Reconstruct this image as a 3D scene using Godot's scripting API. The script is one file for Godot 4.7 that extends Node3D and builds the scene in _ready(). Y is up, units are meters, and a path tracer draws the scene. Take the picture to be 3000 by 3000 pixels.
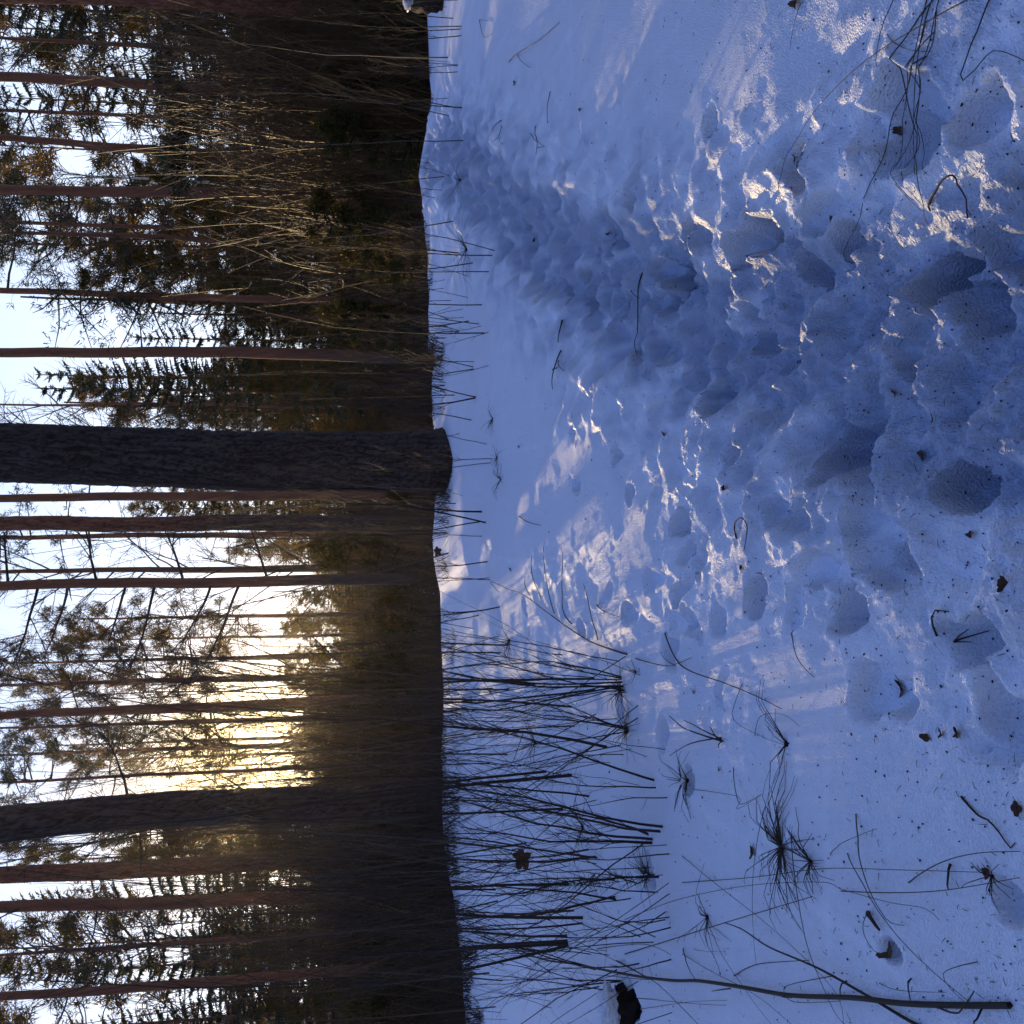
extends Node3D
# A clearing of trampled snow before a pine wood, the low sun behind the trees. The phone was held on its side, so the camera is rolled a quarter turn.

const EYE := Vector3(0, 1.55, 0)
const PITCH := 9.0
const SUN_ELEVATION := 5.9
const SUN_TURN := 13.8          # degrees to the left of straight ahead
var rng := RandomNumberGenerator.new()
var taken := {}
var M := {}
var look: Basis

# ---------------------------------------------------------------- mesh collecting
class MB:
	var v := PackedVector3Array()
	var n := PackedVector3Array()
	var c := PackedColorArray()
	var i := PackedInt32Array()

	func tri(a: Vector3, b: Vector3, d: Vector3, col: Color) -> void:
		var k := v.size()
		var nn := (d - a).cross(b - a).normalized()
		v.append(a); v.append(b); v.append(d)
		n.append(nn); n.append(nn); n.append(nn)
		c.append(col); c.append(col); c.append(col)
		i.append(k); i.append(k + 1); i.append(k + 2)

	func quad(a: Vector3, b: Vector3, d: Vector3, e: Vector3, col: Color) -> void:
		tri(a, b, d, col)
		tri(a, d, e, col)

	# a tube through the points, tapering by the radii
	func tube(p: PackedVector3Array, r: PackedFloat32Array, sides: int, col: Color, tip := Color(-1, 0, 0)) -> void:
		var k := v.size()
		var m := p.size()
		var side := Vector3.ZERO
		for j in m:
			var t := (p[mini(j + 1, m - 1)] - p[maxi(j - 1, 0)]).normalized()
			if j == 0:
				side = t.cross(Vector3(0.31, 0.11, 0.94)).normalized()
			else:
				side = (side - t * side.dot(t)).normalized()
			var up := t.cross(side)
			var cc := col if tip.r < 0.0 else col.lerp(tip, float(j) / (m - 1))
			for s in sides:
				var a := TAU * s / sides
				var o := side * cos(a) + up * sin(a)
				v.append(p[j] + o * r[j]); n.append(o); c.append(cc)
		for j in m - 1:
			for s in sides:
				var a := k + j * sides + s
				var b := k + j * sides + (s + 1) % sides
				i.append(a); i.append(a + sides); i.append(b)
				i.append(b); i.append(a + sides); i.append(b + sides)
		# cut ends
		for e in [0, m - 1]:
			var q: int = k + e * sides
			for s in range(1, sides - 1):
				i.append(q); i.append(q + s); i.append(q + s + 1)

	func mesh() -> ArrayMesh:
		var a := []
		a.resize(Mesh.ARRAY_MAX)
		a[Mesh.ARRAY_VERTEX] = v
		a[Mesh.ARRAY_NORMAL] = n
		a[Mesh.ARRAY_COLOR] = c
		a[Mesh.ARRAY_INDEX] = i
		var m := ArrayMesh.new()
		m.add_surface_from_arrays(Mesh.PRIMITIVE_TRIANGLES, a)
		return m

# ---------------------------------------------------------------- things and parts
func numbered(called: String) -> String:
	var k: int = taken.get(called, 0)
	taken[called] = k + 1
	return called if k == 0 else "%s_%03d" % [called, k]

func tag(o: Node3D, label: String, category: String, group := "") -> Node3D:
	o.set_meta("label", label)
	o.set_meta("category", category)
	if group:
		o.set_meta("group", group)
	return o

func thing(called: String, at: Vector3, label: String, category: String, group := "") -> Node3D:
	var o := Node3D.new()
	o.name = numbered(called)
	add_child(o)
	o.position = at
	return tag(o, label, category, group)

func part(called: String, mesh: Mesh, mat: Material, parent: Node3D) -> MeshInstance3D:
	var o := MeshInstance3D.new()
	o.name = called if parent != self else numbered(called)
	o.mesh = mesh
	o.material_override = mat
	parent.add_child(o, true)
	return o

func stuff(called: String, mesh: Mesh, mat: Material, places: Array, label := "") -> MultiMeshInstance3D:
	var mm := MultiMesh.new()
	mm.transform_format = MultiMesh.TRANSFORM_3D
	mm.mesh = mesh
	mm.instance_count = places.size()
	for k in places.size():
		mm.set_instance_transform(k, places[k])
	var o := MultiMeshInstance3D.new()
	o.name = numbered(called)
	o.multimesh = mm
	o.material_override = mat
	o.set_meta("kind", "stuff")
	if label:
		o.set_meta("label", label)
		o.set_meta("category", called.replace("_", " "))
	add_child(o)
	return o

func ordinal(k: int) -> String:
	var w := ["first", "second", "third", "fourth", "fifth", "sixth", "seventh", "eighth", "ninth", "tenth", "eleventh", "twelfth"]
	if k <= 12:
		return w[k - 1]
	var s := "th"
	if k % 100 < 11 or k % 100 > 13:
		s = ["th", "st", "nd", "rd", "th", "th", "th", "th", "th", "th"][k % 10]
	return str(k) + s

func rv(s := 1.0) -> Vector3:
	return Vector3(rng.randf_range(-s, s), rng.randf_range(-s, s), rng.randf_range(-s, s))

func mix3(a: Color, t := 0.25) -> Color:
	var f := 1.0 + rng.randf_range(-t, t)
	return Color(a.r * f, a.g * f * (1.0 + rng.randf_range(-0.06, 0.06)), a.b * f)

# ---------------------------------------------------------------- where things are
# A direction from the eye. down: share of the way from the sky edge of the photograph to its snow edge; across: from the top edge to the bottom edge.
func sight(down: float, across: float) -> Vector3:
	return look * Vector3(0.5 - across, 0.5 - down, -1.0)

func ahead(down: float, across: float, dist: float) -> Vector3:
	var d := sight(down, across)
	return EYE + d * (dist / -d.z)

func seen(p: Vector3) -> Vector2:   # (down, across) of a point
	var q := look.inverse() * (p - EYE)
	return Vector2(0.5 + q.y / q.z, 0.5 + q.x / q.z)

func on_snow(px: float, py: float) -> Vector3:   # where the line of sight through that spot of the photograph (in 1932nds) meets the snow
	var d := sight(px / 1932.0, py / 1932.0)
	var t := 1.2
	var step := 0.05
	while t < 60.0:
		var p := EYE + d * t
		if p.y < snow(p.x, p.z):
			break
		t += step * (0.4 + t * 0.25)
	var lo := t - step * (0.4 + t * 0.25)
	for k in 10:
		var mid := (lo + t) / 2
		var p := EYE + d * mid
		if p.y < snow(p.x, p.z):
			t = mid
		else:
			lo = mid
	var q := EYE + d * t
	q.y = snow(q.x, q.z)
	return q

# ---------------------------------------------------------------- snow
var crest := Curve.new()
var n1 := FastNoiseLite.new()
var n2 := FastNoiseLite.new()
var n3 := FastNoiseLite.new()
var n4 := FastNoiseLite.new()
var path_pts := PackedVector2Array()
const CREST := 12.0
const R1 := 560
const CORE := 470
const OUTER := 22
var foot_of_tree := Vector2(0.53, 10.1)
var row_d := PackedFloat32Array()
var H := PackedFloat32Array()
var NC := CORE + 2 * OUTER

func noise(s: int, f: float, oct: int, kind := FastNoiseLite.TYPE_SIMPLEX_SMOOTH) -> FastNoiseLite:
	var k := FastNoiseLite.new()
	k.seed = s
	k.frequency = f
	k.noise_type = kind
	k.fractal_octaves = oct
	if oct == 1:
		k.fractal_type = FastNoiseLite.FRACTAL_NONE
	return k

func half_width(d: float) -> float:
	return 0.60 * maxf(d, 0.6) + 0.75

func col_x(j: int, d: float) -> float:
	var a := half_width(d)
	if j < OUTER:
		var e := float(OUTER - j)
		return -a - (pow(1.33, e) - 1.0) * 0.16
	if j >= OUTER + CORE:
		var e := float(j - OUTER - CORE + 1)
		return a + (pow(1.33, e) - 1.0) * 0.16
	return a * (2.0 * (j - OUTER) / (CORE - 1) - 1.0)

func col_of(x: float, d: float) -> float:
	var a := half_width(d)
	if absf(x) <= a:
		return OUTER + (x / a + 1.0) / 2.0 * (CORE - 1)
	var e := log((absf(x) - a) / 0.16 + 1.0) / log(1.33)
	return OUTER - e if x < 0 else OUTER + CORE - 1 + e

func row_of(d: float) -> float:
	var k := row_d.bsearch(d)
	k = clampi(k, 1, row_d.size() - 1)
	return k - 1 + clampf((d - row_d[k - 1]) / (row_d[k] - row_d[k - 1]), 0, 1)

func snow(x: float, z: float) -> float:
	var d := -z
	var r := row_of(d)
	var c := clampf(col_of(x, d), 0, NC - 1.001)
	var k := mini(int(r), row_d.size() - 2)
	var j := int(c)
	var fr := r - k
	var fc := c - j
	return lerpf(lerpf(H[k * NC + j], H[k * NC + j + 1], fc), lerpf(H[(k + 1) * NC + j], H[(k + 1) * NC + j + 1], fc), fr)

func lie(x: float, d: float) -> float:   # the lie of the land, without what feet and wind did to it
	var across := clampf(0.5 - x / maxf(d, 3.0) * 0.96, -0.15, 1.15)
	var shelf := smoothstep(0.40, 0.30, across)   # beyond the path's far end the top of the rise is a level shelf
	var far := CREST + 2.8 * shelf
	var top := EYE.y - far * tan(deg_to_rad(PITCH) - atan(0.5 - crest.sample((across + 0.15) / 1.3)))
	var brow := CREST - 0.6 * shelf
	var h := 0.0
	if d < brow:
		var t := clampf((d - 4.0) / (brow - 4.0), 0, 1)
		h = top * t * t * (1.7 - 0.7 * t)
	elif d < far:
		h = top
	else:
		h = top - 0.9 * (1.0 - exp(-(d - far) / 8.0)) * minf(1.0, (d - far) / 3.0) - clampf(d - far, 0, 45) * 0.052
	var w := Vector2(x - foot_of_tree.x, (d - foot_of_tree.y) * 0.8).length()
	return h + 0.13 * exp(-w * w / 0.5)   # snow banked round the thickest trunk

func path_dist(x: float, d: float) -> float:
	var best := 99.0
	var p := Vector2(x, d)
	for k in path_pts.size() - 1:
		best = minf(best, p.distance_to(Geometry2D.get_closest_point_to_segment(p, path_pts[k], path_pts[k + 1])))
	return best

func build_snow() -> void:
	var cp := [[0, 0.415], [0.07, 0.42], [0.11, 0.421], [0.16, 0.414], [0.185, 0.409], [0.21, 0.412], [0.26, 0.42], [0.31, 0.418], [0.41, 0.424], [0.45, 0.43], [0.5, 0.425], [0.525, 0.422], [0.545, 0.424],
		[0.575, 0.432], [0.7, 0.434], [0.78, 0.432], [0.83, 0.435], [0.86, 0.444], [0.9, 0.449], [0.93, 0.454], [1.0, 0.461]]
	crest.bake_resolution = 400
	crest.min_value = 0.0
	crest.add_point(Vector2(0, 0.412), 0, 0)
	for q in cp:
		crest.add_point(Vector2((q[0] + 0.15) / 1.3, q[1]), 0, 0, Curve.TANGENT_LINEAR, Curve.TANGENT_LINEAR)
	crest.add_point(Vector2(1, 0.47), 0, 0)
	crest.bake()
	n1 = noise(3, 0.55, 2)
	n2 = noise(5, 3.2, 3)
	n3 = noise(8, 11.0, 3)
	n4 = noise(13, 30.0, 2)
	var smooth1 := noise(15, 7.0, 1)
	var nm := noise(21, 0.7, 2)
	var ridged := noise(34, 5.0, 3)
	ridged.fractal_type = FastNoiseLite.FRACTAL_RIDGED
	# the trodden path, from between the feet to the gap at the far side: (x, metres ahead)
	path_pts = PackedVector2Array([Vector2(0.35, 0.5), Vector2(0.42, 2.2), Vector2(0.55, 3.2), Vector2(0.85, 4.6), Vector2(1.5, 6.4), Vector2(2.5, 8.6), Vector2(3.6, 10.6), Vector2(4.3, 12.2), Vector2(5.0, 15.0)])
	for k in 9:
		row_d.append(-12.0 + k * 1.6)
	for k in R1:
		row_d.append(1.45 * pow(14.5 / 1.45, float(k) / (R1 - 1)))
	for k in range(1, 40):
		row_d.append(14.5 + pow(k / 39.0, 2.5) * 420.0)
	var nr := row_d.size()
	H.resize(nr * NC)
	var tone := PackedColorArray()
	tone.resize(nr * NC)
	tone.fill(Color(0.87, 0.89, 0.92))
	for k in nr:
		var d := row_d[k]
		for j in NC:
			var x := col_x(j, d)
			var h := lie(x, d)
			if d < 14.9 and d > 0.5 and absf(x) < half_width(d) + 0.6:
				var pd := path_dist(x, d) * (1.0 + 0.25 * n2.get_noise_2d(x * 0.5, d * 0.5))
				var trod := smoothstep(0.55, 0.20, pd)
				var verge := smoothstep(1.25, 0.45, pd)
				var left_steps := smoothstep(0.9, 0.1, absf(x + 0.35 + 0.12 * (d - 3.0)) - 0.25) * smoothstep(9.0, 5.0, d)
				var rough := clampf(-0.05 + 0.40 * verge + 0.42 * left_steps + 0.55 * nm.get_noise_2d(x, d), 0.03, 1.0)
				h += 0.035 * n1.get_noise_2d(x, d) - 0.11 * trod
				var rr := ridged.get_noise_2d(x * 0.8, d * 0.5)
				h += rough * (0.055 * n2.get_noise_2d(x * 0.8, d * 0.55) + 0.016 * (rr - 0.3) + 0.006 * n3.get_noise_2d(x, d)) + 0.012 * n2.get_noise_2d(x * 0.35 + 20.0, d * 0.30)
				if d < 7.5:
					h += (0.0018 + 0.011 * maxf(trod, rough - 0.5)) * n4.get_noise_2d(x, d)
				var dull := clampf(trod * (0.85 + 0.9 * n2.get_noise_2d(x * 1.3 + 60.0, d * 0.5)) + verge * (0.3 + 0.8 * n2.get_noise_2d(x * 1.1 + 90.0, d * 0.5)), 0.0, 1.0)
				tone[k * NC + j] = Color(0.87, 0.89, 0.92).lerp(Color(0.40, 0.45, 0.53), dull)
				h += maxf(trod, verge * 0.6) * (0.070 * smooth1.get_noise_2d(x * 0.55 + 9.0, d * 0.5) + 0.040 * n3.get_noise_2d(x * 0.7 + 40.0, d * 0.55) + 0.022 * (ridged.get_noise_2d(x * 1.6 + 5.0, d * 1.3) - 0.3))
			else:
				h += 0.06 * n1.get_noise_2d(x, d)
			H[k * NC + j] = h
	# footprints: along the path, a line of them to its left, and some strays
	var prints := []
	rng.seed = 77
	for s in 36:
		var t := rng.randf_range(1.6, 9.0)
		var a := 0.0
		for k in path_pts.size() - 1:
			if path_pts[k].y <= t and path_pts[k + 1].y > t:
				a = lerpf(path_pts[k].x, path_pts[k + 1].x, (t - path_pts[k].y) / (path_pts[k + 1].y - path_pts[k].y))
		prints.append([a + rng.randfn(0.0, 0.28), t, rng.randf_range(-0.5, 0.8), rng.randf_range(0.05, 0.085), rng.randf_range(0.10, 0.15), rng.randf_range(0.04, 0.11)])
	for s in 24:
		var t := rng.randf_range(2.2, 8.2)
		prints.append([-0.35 - 0.12 * (t - 3.0) + rng.randfn(0.0, 0.36), t, rng.randf_range(-0.9, 0.6), rng.randf_range(0.05, 0.08), rng.randf_range(0.09, 0.15), rng.randf_range(0.03, 0.085)])
	# the deep ones that stand out
	for q in [[1420, 445, 0.10, 0.17, 0.16, 0.5], [1300, 445, 0.09, 0.12, 0.08, 0.2], [1500, 330, 0.09, 0.13, 0.11, 0.9], [1700, 240, 0.17, 0.20, 0.10, 0.3], [1865, 215, 0.10, 0.13, 0.09, 0.1], [1610, 450, 0.07, 0.11, 0.07, 0.4],
		[1530, 505, 0.09, 0.12, 0.08, 0.3], [1590, 1160, 0.08, 0.12, 0.11, -0.6], [1845, 1210, 0.09, 0.13, 0.10, -0.2], [1895, 1370, 0.12, 0.16, 0.09, 0.2], [1430, 1120, 0.08, 0.13, 0.08, -0.7], [1640, 1010, 0.13, 0.19, 0.06, 0.2], [1690, 1045, 0.07, 0.12, 0.06, 0.1],
		[1710, 1310, 0.07, 0.09, 0.07, 0.0], [1630, 855, 0.12, 0.17, 0.08, 0.1], [1825, 915, 0.06, 0.09, 0.09, 0.3], [1560, 870, 0.06, 0.08, 0.05, 0.2], [1340, 230, 0.07, 0.1, 0.06, 0.2], [1180, 375, 0.07, 0.13, 0.08, 0.3], [1290, 520, 0.10, 0.14, 0.10, 0.3], [1470, 690, 0.1, 0.12, 0.05, 0.3],
		[1080, 815, 0.06, 0.10, 0.06, 0.1], [1085, 915, 0.07, 0.11, 0.06, 0.2], [1160, 860, 0.07, 0.12, 0.06, 0.1], [1290, 990, 0.08, 0.12, 0.08, -0.1], [1320, 1050, 0.08, 0.12, 0.07, -0.3], [1190, 930, 0.07, 0.1, 0.05, 0.0], [1460, 960, 0.08, 0.12, 0.05, 0.2], [1930, 480, 0.1, 0.14, 0.07, 0.3], [1790, 520, 0.09, 0.13, 0.06, 0.3],
		[1300, 1475, 0.07, 0.09, 0.07, 0.0], [1225, 1645, 0.10, 0.10, 0.05, 0.0], [1190, 1880, 0.16, 0.2, 0.05, 0.0], [1680, 1793, 0.05, 0.06, 0.05, 0.0], [1910, 1700, 0.05, 0.07, 0.05, 0.0], [1500, 980, 0.09, 0.13, 0.05, 0.2]]:
		var w := on_snow(q[0], q[1])
		prints.append([w.x, -w.z, q[5], q[2] * 0.85, q[3] * 0.95, q[4] * 1.35])
	for p in prints:
		var reach: float = maxf(p[3], p[4]) * 1.75
		var r0 := int(row_of(p[1] - reach))
		var r1 := mini(int(row_of(p[1] + reach)) + 1, nr - 1)
		var ca := cos(p[2])
		var sa := sin(p[2])
		for k in range(r0, r1 + 1):
			var d := row_d[k]
			var c0 := maxi(0, int(col_of(p[0] - reach, d)))
			var c1 := mini(NC - 1, int(col_of(p[0] + reach, d)) + 1)
			for j in range(c0, c1 + 1):
				var dx: float = col_x(j, d) - p[0]
				var dd: float = d - p[1]
				var a: float = (dx * ca - dd * sa) / p[3]
				var b: float = (dx * sa + dd * ca) / p[4]
				if b < 0.0:
					a *= 1.0 + 0.25 * absf(b)
				var r := sqrt(a * a + b * b) * (1.0 + 0.50 * smooth1.get_noise_2d(dx * 0.7 + p[0] * 7.0, dd * 0.7) + 0.07 * n3.get_noise_2d(dx * 1.5, dd * 1.5 + p[1]))
				if r < 1.7:
					var hole := (0.7 + 0.5 * clampf(1.0 - r, 0.0, 1.0)) / (1.0 + exp((r - 0.87) / 0.042))
					var rim := exp(-pow((r - 1.16) / 0.17, 2.0))
					H[k * NC + j] += -1.25 * p[5] * hole * (0.85 + 0.15 * (1.0 - minf(r, 1.0))) + rim * p[5] * 0.13 * (0.5 + n2.get_noise_2d(dx * 3.0 + 3.0, dd * 3.0 + p[1]))
	# the sheet
	var v := PackedVector3Array()
	var nn := PackedVector3Array()
	var idx := PackedInt32Array()
	v.resize(nr * NC)
	nn.resize(nr * NC)
	for k in nr:
		for j in NC:
			v[k * NC + j] = Vector3(col_x(j, row_d[k]), H[k * NC + j], -row_d[k])
	for k in nr:
		for j in NC:
			var a := v[k * NC + mini(j + 1, NC - 1)] - v[k * NC + maxi(j - 1, 0)]
			var b := v[mini(k + 1, nr - 1) * NC + j] - v[maxi(k - 1, 0) * NC + j]
			nn[k * NC + j] = a.cross(b).normalized()
	idx.resize((nr - 1) * (NC - 1) * 6)
	var w := 0
	for k in nr - 1:
		for j in NC - 1:
			var a := k * NC + j
			idx[w] = a; idx[w + 1] = a + NC; idx[w + 2] = a + 1
			idx[w + 3] = a + 1; idx[w + 4] = a + NC; idx[w + 5] = a + NC + 1
			w += 6
	var arr := []
	arr.resize(Mesh.ARRAY_MAX)
	arr[Mesh.ARRAY_VERTEX] = v
	arr[Mesh.ARRAY_NORMAL] = nn
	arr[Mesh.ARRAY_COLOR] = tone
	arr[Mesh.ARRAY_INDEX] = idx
	var m := ArrayMesh.new()
	m.add_surface_from_arrays(Mesh.PRIMITIVE_TRIANGLES, arr)
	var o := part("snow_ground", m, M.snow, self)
	o.set_meta("kind", "structure")
	o.set_meta("label", "trampled blue shaded snow with a trodden path and footprints")

# ---------------------------------------------------------------- materials
func plain(col: Color, rough := 0.85, vertex := true) -> StandardMaterial3D:
	var m := StandardMaterial3D.new()
	m.albedo_color = Color.WHITE if vertex else col.linear_to_srgb()
	m.vertex_color_use_as_albedo = vertex
	m.roughness = rough
	m.metallic_specular = 0.3
	return m

func relief(m: StandardMaterial3D, s: int, freq: float, scale: Vector3, depth: float, kind := FastNoiseLite.TYPE_SIMPLEX, size := 512) -> void:
	var t := NoiseTexture2D.new()
	t.width = size
	t.height = size
	t.seamless = true
	t.noise = noise(s, freq, 4, kind)
	m.heightmap_enabled = true
	m.heightmap_texture = t
	m.heightmap_scale = depth
	m.uv1_triplanar = true
	m.uv1_world_triplanar = true
	m.uv1_scale = scale

func build_materials() -> void:
	M.snow = plain(Color.WHITE, 0.5)
	M.snow.metallic_specular = 0.36
	relief(M.snow, 41, 0.07, Vector3(1.1, 1.1, 1.1), 0.75, FastNoiseLite.TYPE_SIMPLEX, 1024)
	M.bark = plain(Color.WHITE, 0.9)
	relief(M.bark, 42, 0.02, Vector3(3, 0.8, 3), 2.5)
	M.thick_bark = plain(Color.WHITE, 0.9)
	relief(M.thick_bark, 43, 0.03, Vector3(4, 2.0, 4), 1.0)
	M.twig = plain(Color.WHITE, 0.7)
	M.needle = plain(Color.WHITE, 0.6)
	M.needle.backlight_enabled = true
	M.needle.backlight = Color(0.30, 0.24, 0.045)
	M.gold = plain(Color.WHITE, 0.6)
	M.gold.backlight_enabled = true
	M.gold.backlight = Color(1.0, 0.78, 0.09)
	M.straw = plain(Color.WHITE, 0.6)
	M.straw.backlight_enabled = true
	M.straw.backlight = Color(0.3, 0.25, 0.14)
	M.leaf = plain(Color.WHITE, 0.6)
	M.leaf.backlight_enabled = true
	M.leaf.backlight = Color(0.5, 0.22, 0.08)
	M.lump = plain(Color.WHITE, 0.9)

# ---------------------------------------------------------------- tree shapes (made once, shared)
func curve_pts(a: Vector3, dir: Vector3, len: float, bend: Vector3, wob: float, n: int) -> PackedVector3Array:
	var p := PackedVector3Array()
	var off := Vector3.ZERO
	for k in n + 1:
		var t := float(k) / n
		p.append(a + dir * len * t + bend * len * t * t + off)
		off += rv(wob * len / n)
	return p

func radii(n: int, r0: float, r1: float) -> PackedFloat32Array:
	var r := PackedFloat32Array()
	for k in n + 1:
		r.append(lerpf(r0, r1, float(k) / n))
	return r

func sprig(b: MB, at: Vector3, dir: Vector3, len: float, wide: float, col: Color) -> void:
	var s := dir.cross(rv()).normalized() * wide
	b.tri(at - s * 0.5, at + dir * len, at + s * 0.5, col)

func spruce_crown(h: float, spread: float, dens := 1.0) -> ArrayMesh:
	var b := MB.new()
	var y := h * 0.10
	while y < h - 0.05:
		var t := y / h
		var reach := spread * pow(1.0 - t, 0.75) * rng.randf_range(0.75, 1.15) + 0.12
		for k in rng.randi_range(4, 6):
			if rng.randf() > 0.88:
				continue
			var a := rng.randf() * TAU
			var out := Vector3(cos(a), 0, sin(a))
			var len := reach * rng.randf_range(0.65, 1.1)
			var lift := lerpf(-0.25, 0.55, t)
			var pts := curve_pts(Vector3(0, y, 0), (out + Vector3(0, lift, 0)).normalized(), len, Vector3(0, -0.28 + 0.25 * t, 0), 0.06, 4)
			b.tube(pts, radii(4, 0.018 * (1.2 - t), 0.004), 3, Color(0.035, 0.025, 0.018))
			var steps := maxi(3, int(len / 0.085 * dens))
			for s in steps:
				var f := (s + 0.6) / steps
				var q := f * 4.0
				var q0 := mini(int(q), 3)
				var at := pts[q0].lerp(pts[q0 + 1], q - q0)
				var along := (pts[q0 + 1] - pts[q0]).normalized()
				var side := along.cross(Vector3.UP).normalized()
				var l := (0.12 + 0.34 * len * (1.0 - f) * 0.6) * rng.randf_range(0.7, 1.2)
				var col := mix3(Color(0.030, 0.042, 0.016), 0.35)
				sprig(b, at, (along * 0.8 + side * 0.8 + Vector3(0, -0.25, 0) + rv(0.2)).normalized(), l, 0.075, col)
				sprig(b, at, (along * 0.8 - side * 0.8 + Vector3(0, -0.25, 0) + rv(0.2)).normalized(), l, 0.075, col)
				if rng.randf() < 0.75:
					sprig(b, at, (Vector3(0, -1, 0) + along * 0.3 + rv(0.25)).normalized(), l * 0.85, 0.08, col)
			sprig(b, pts[4], (pts[4] - pts[3]).normalized(), 0.2, 0.06, Color(0.03, 0.045, 0.018))
		y += rng.randf_range(0.24, 0.40)
	sprig(b, Vector3(0, h - 0.25, 0), Vector3.UP, 0.5, 0.06, Color(0.03, 0.045, 0.018))
	return b.mesh()

func tuft(b: MB, at: Vector3, dir: Vector3, size: float, col: Color, n := 7) -> void:
	for k in n:
		sprig(b, at + rv(size * 0.4), (dir * 0.7 + rv(0.9)).normalized(), size * rng.randf_range(0.6, 1.2), size * 0.13, mix3(col))

# limbs that twist upward and carry tufts of needles; base: height of the lowest limb
func pine_crown(base: float, top: float, spread: float, limbs: int, tufts: int, col: Color, tsize := 0.24) -> ArrayMesh:
	var b := MB.new()
	for k in limbs:
		var t := pow(rng.randf(), 0.8)
		var y := lerpf(base, top, t)
		var a := rng.randf() * TAU
		var out := Vector3(cos(a), rng.randf_range(-0.25, 0.35) + t * 0.5, sin(a)).normalized()
		var len := spread * (1.0 - 0.6 * t) * rng.randf_range(0.45, 1.1)
		var pts := curve_pts(Vector3(0, y, 0), out, len, Vector3(0, rng.randf_range(-0.35, 0.3), 0), 0.16, 6)
		b.tube(pts, radii(6, 0.03 * (1.2 - t * 0.6), 0.006), 4, Color(0.06, 0.035, 0.022))
		for s in tufts:
			var f := rng.randf_range(0.5, 1.0)
			var q := f * 6.0
			var q0 := mini(int(q), 5)
			var at := pts[q0].lerp(pts[q0 + 1], q - q0)
			var o := (rv() + out * 0.5 + Vector3(0, 0.25, 0)).normalized()
			var l := len * rng.randf_range(0.08, 0.30)
			var tip := at + o * l
			b.tube(PackedVector3Array([at, at.lerp(tip, 0.5) + rv(0.03), tip]), PackedFloat32Array([0.007, 0.005, 0.004]), 3, Color(0.05, 0.03, 0.02))
			tuft(b, tip, o, tsize, col, 10)
			if rng.randf() < 0.5:
				tuft(b, at.lerp(tip, 0.55), o, tsize * 0.8, col, 4)
	return b.mesh()

func twig_tree(b: MB, at: Vector3, dir: Vector3, len: float, r: float, depth: int, col: Color, spread := 0.6) -> void:
	var n := 5
	var pts := curve_pts(at, dir, len, Vector3(0, rng.randf_range(-0.05, 0.15), 0), 0.09, n)
	b.tube(pts, radii(n, r, r * 0.45), 5 if r > 0.02 else 3, col)
	if depth == 0:
		return
	for k in rng.randi_range(4, 6):
		var f := rng.randf_range(0.3, 1.0)
		var q := f * n
		var q0 := mini(int(q), n - 1)
		var o := (dir + rv(spread) * 1.4).normalized()
		twig_tree(b, pts[q0].lerp(pts[q0 + 1], q - q0), o, len * rng.randf_range(0.35, 0.62), r * 0.5, depth - 1, col, spread)

# one bare sapling, 1 high, its base at the origin: a bent stem with rising side twigs
func sapling_shape(twigs: int, bend: float, r: float, col: Color, h := 1.0) -> ArrayMesh:
	var b := MB.new()
	sapling_into(b, Vector3.ZERO, Vector3(rng.randf_range(-bend, bend), h, rng.randf_range(-bend, bend)), r, twigs, col)
	return b.mesh()

func sapling_into(b: MB, foot: Vector3, tip: Vector3, r: float, twigs: int, col: Color, sides := 5, spread := 0.0) -> void:
	var n := 9
	var len := foot.distance_to(tip)
	var pts := PackedVector3Array()
	var sway := rv(0.065) * len
	sway.y = 0
	var jit := Vector3.ZERO
	for k in n + 1:
		var t := float(k) / n
		pts.append(foot.lerp(tip, t) + sway * sin(t * PI) + jit * sin(t * PI))
		jit += Vector3(rng.randf_range(-1, 1), 0, rng.randf_range(-1, 1)) * len * 0.012
	b.tube(pts, radii(n, r, r * 0.28), sides, col, col.lerp(Color(0.10, 0.055, 0.03), 0.5))
	var axis := (tip - foot).normalized()
	for k in twigs:
		var f := rng.randf_range(0.22, 0.98)
		var q := f * n
		var q0 := mini(int(q), n - 1)
		var at := pts[q0].lerp(pts[q0 + 1], q - q0)
		var o := (axis * (rng.randf_range(0.9, 1.6) - spread * 0.6) + rv(0.7 + spread * 0.3)).normalized()
		var l := len * rng.randf_range(0.07, 0.22) * (1.15 - f * 0.5)
		var tp := curve_pts(at, o, l, axis * 0.15, 0.08, 3)
		var tr := r * lerpf(0.4, 0.22, f)
		b.tube(tp, radii(3, tr, tr * 0.45), 3, col.lerp(Color(0.10, 0.055, 0.03), 0.4))
		for s in rng.randi_range(0, 3):
			var g := rng.randi_range(1, 2)
			var o2 := (o + rv(0.7)).normalized()
			var e := tp[g] + o2 * l * rng.randf_range(0.25, 0.5)
			b.tube(PackedVector3Array([tp[g], e]), PackedFloat32Array([tr * 0.5, tr * 0.3]), 3, col)

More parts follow.
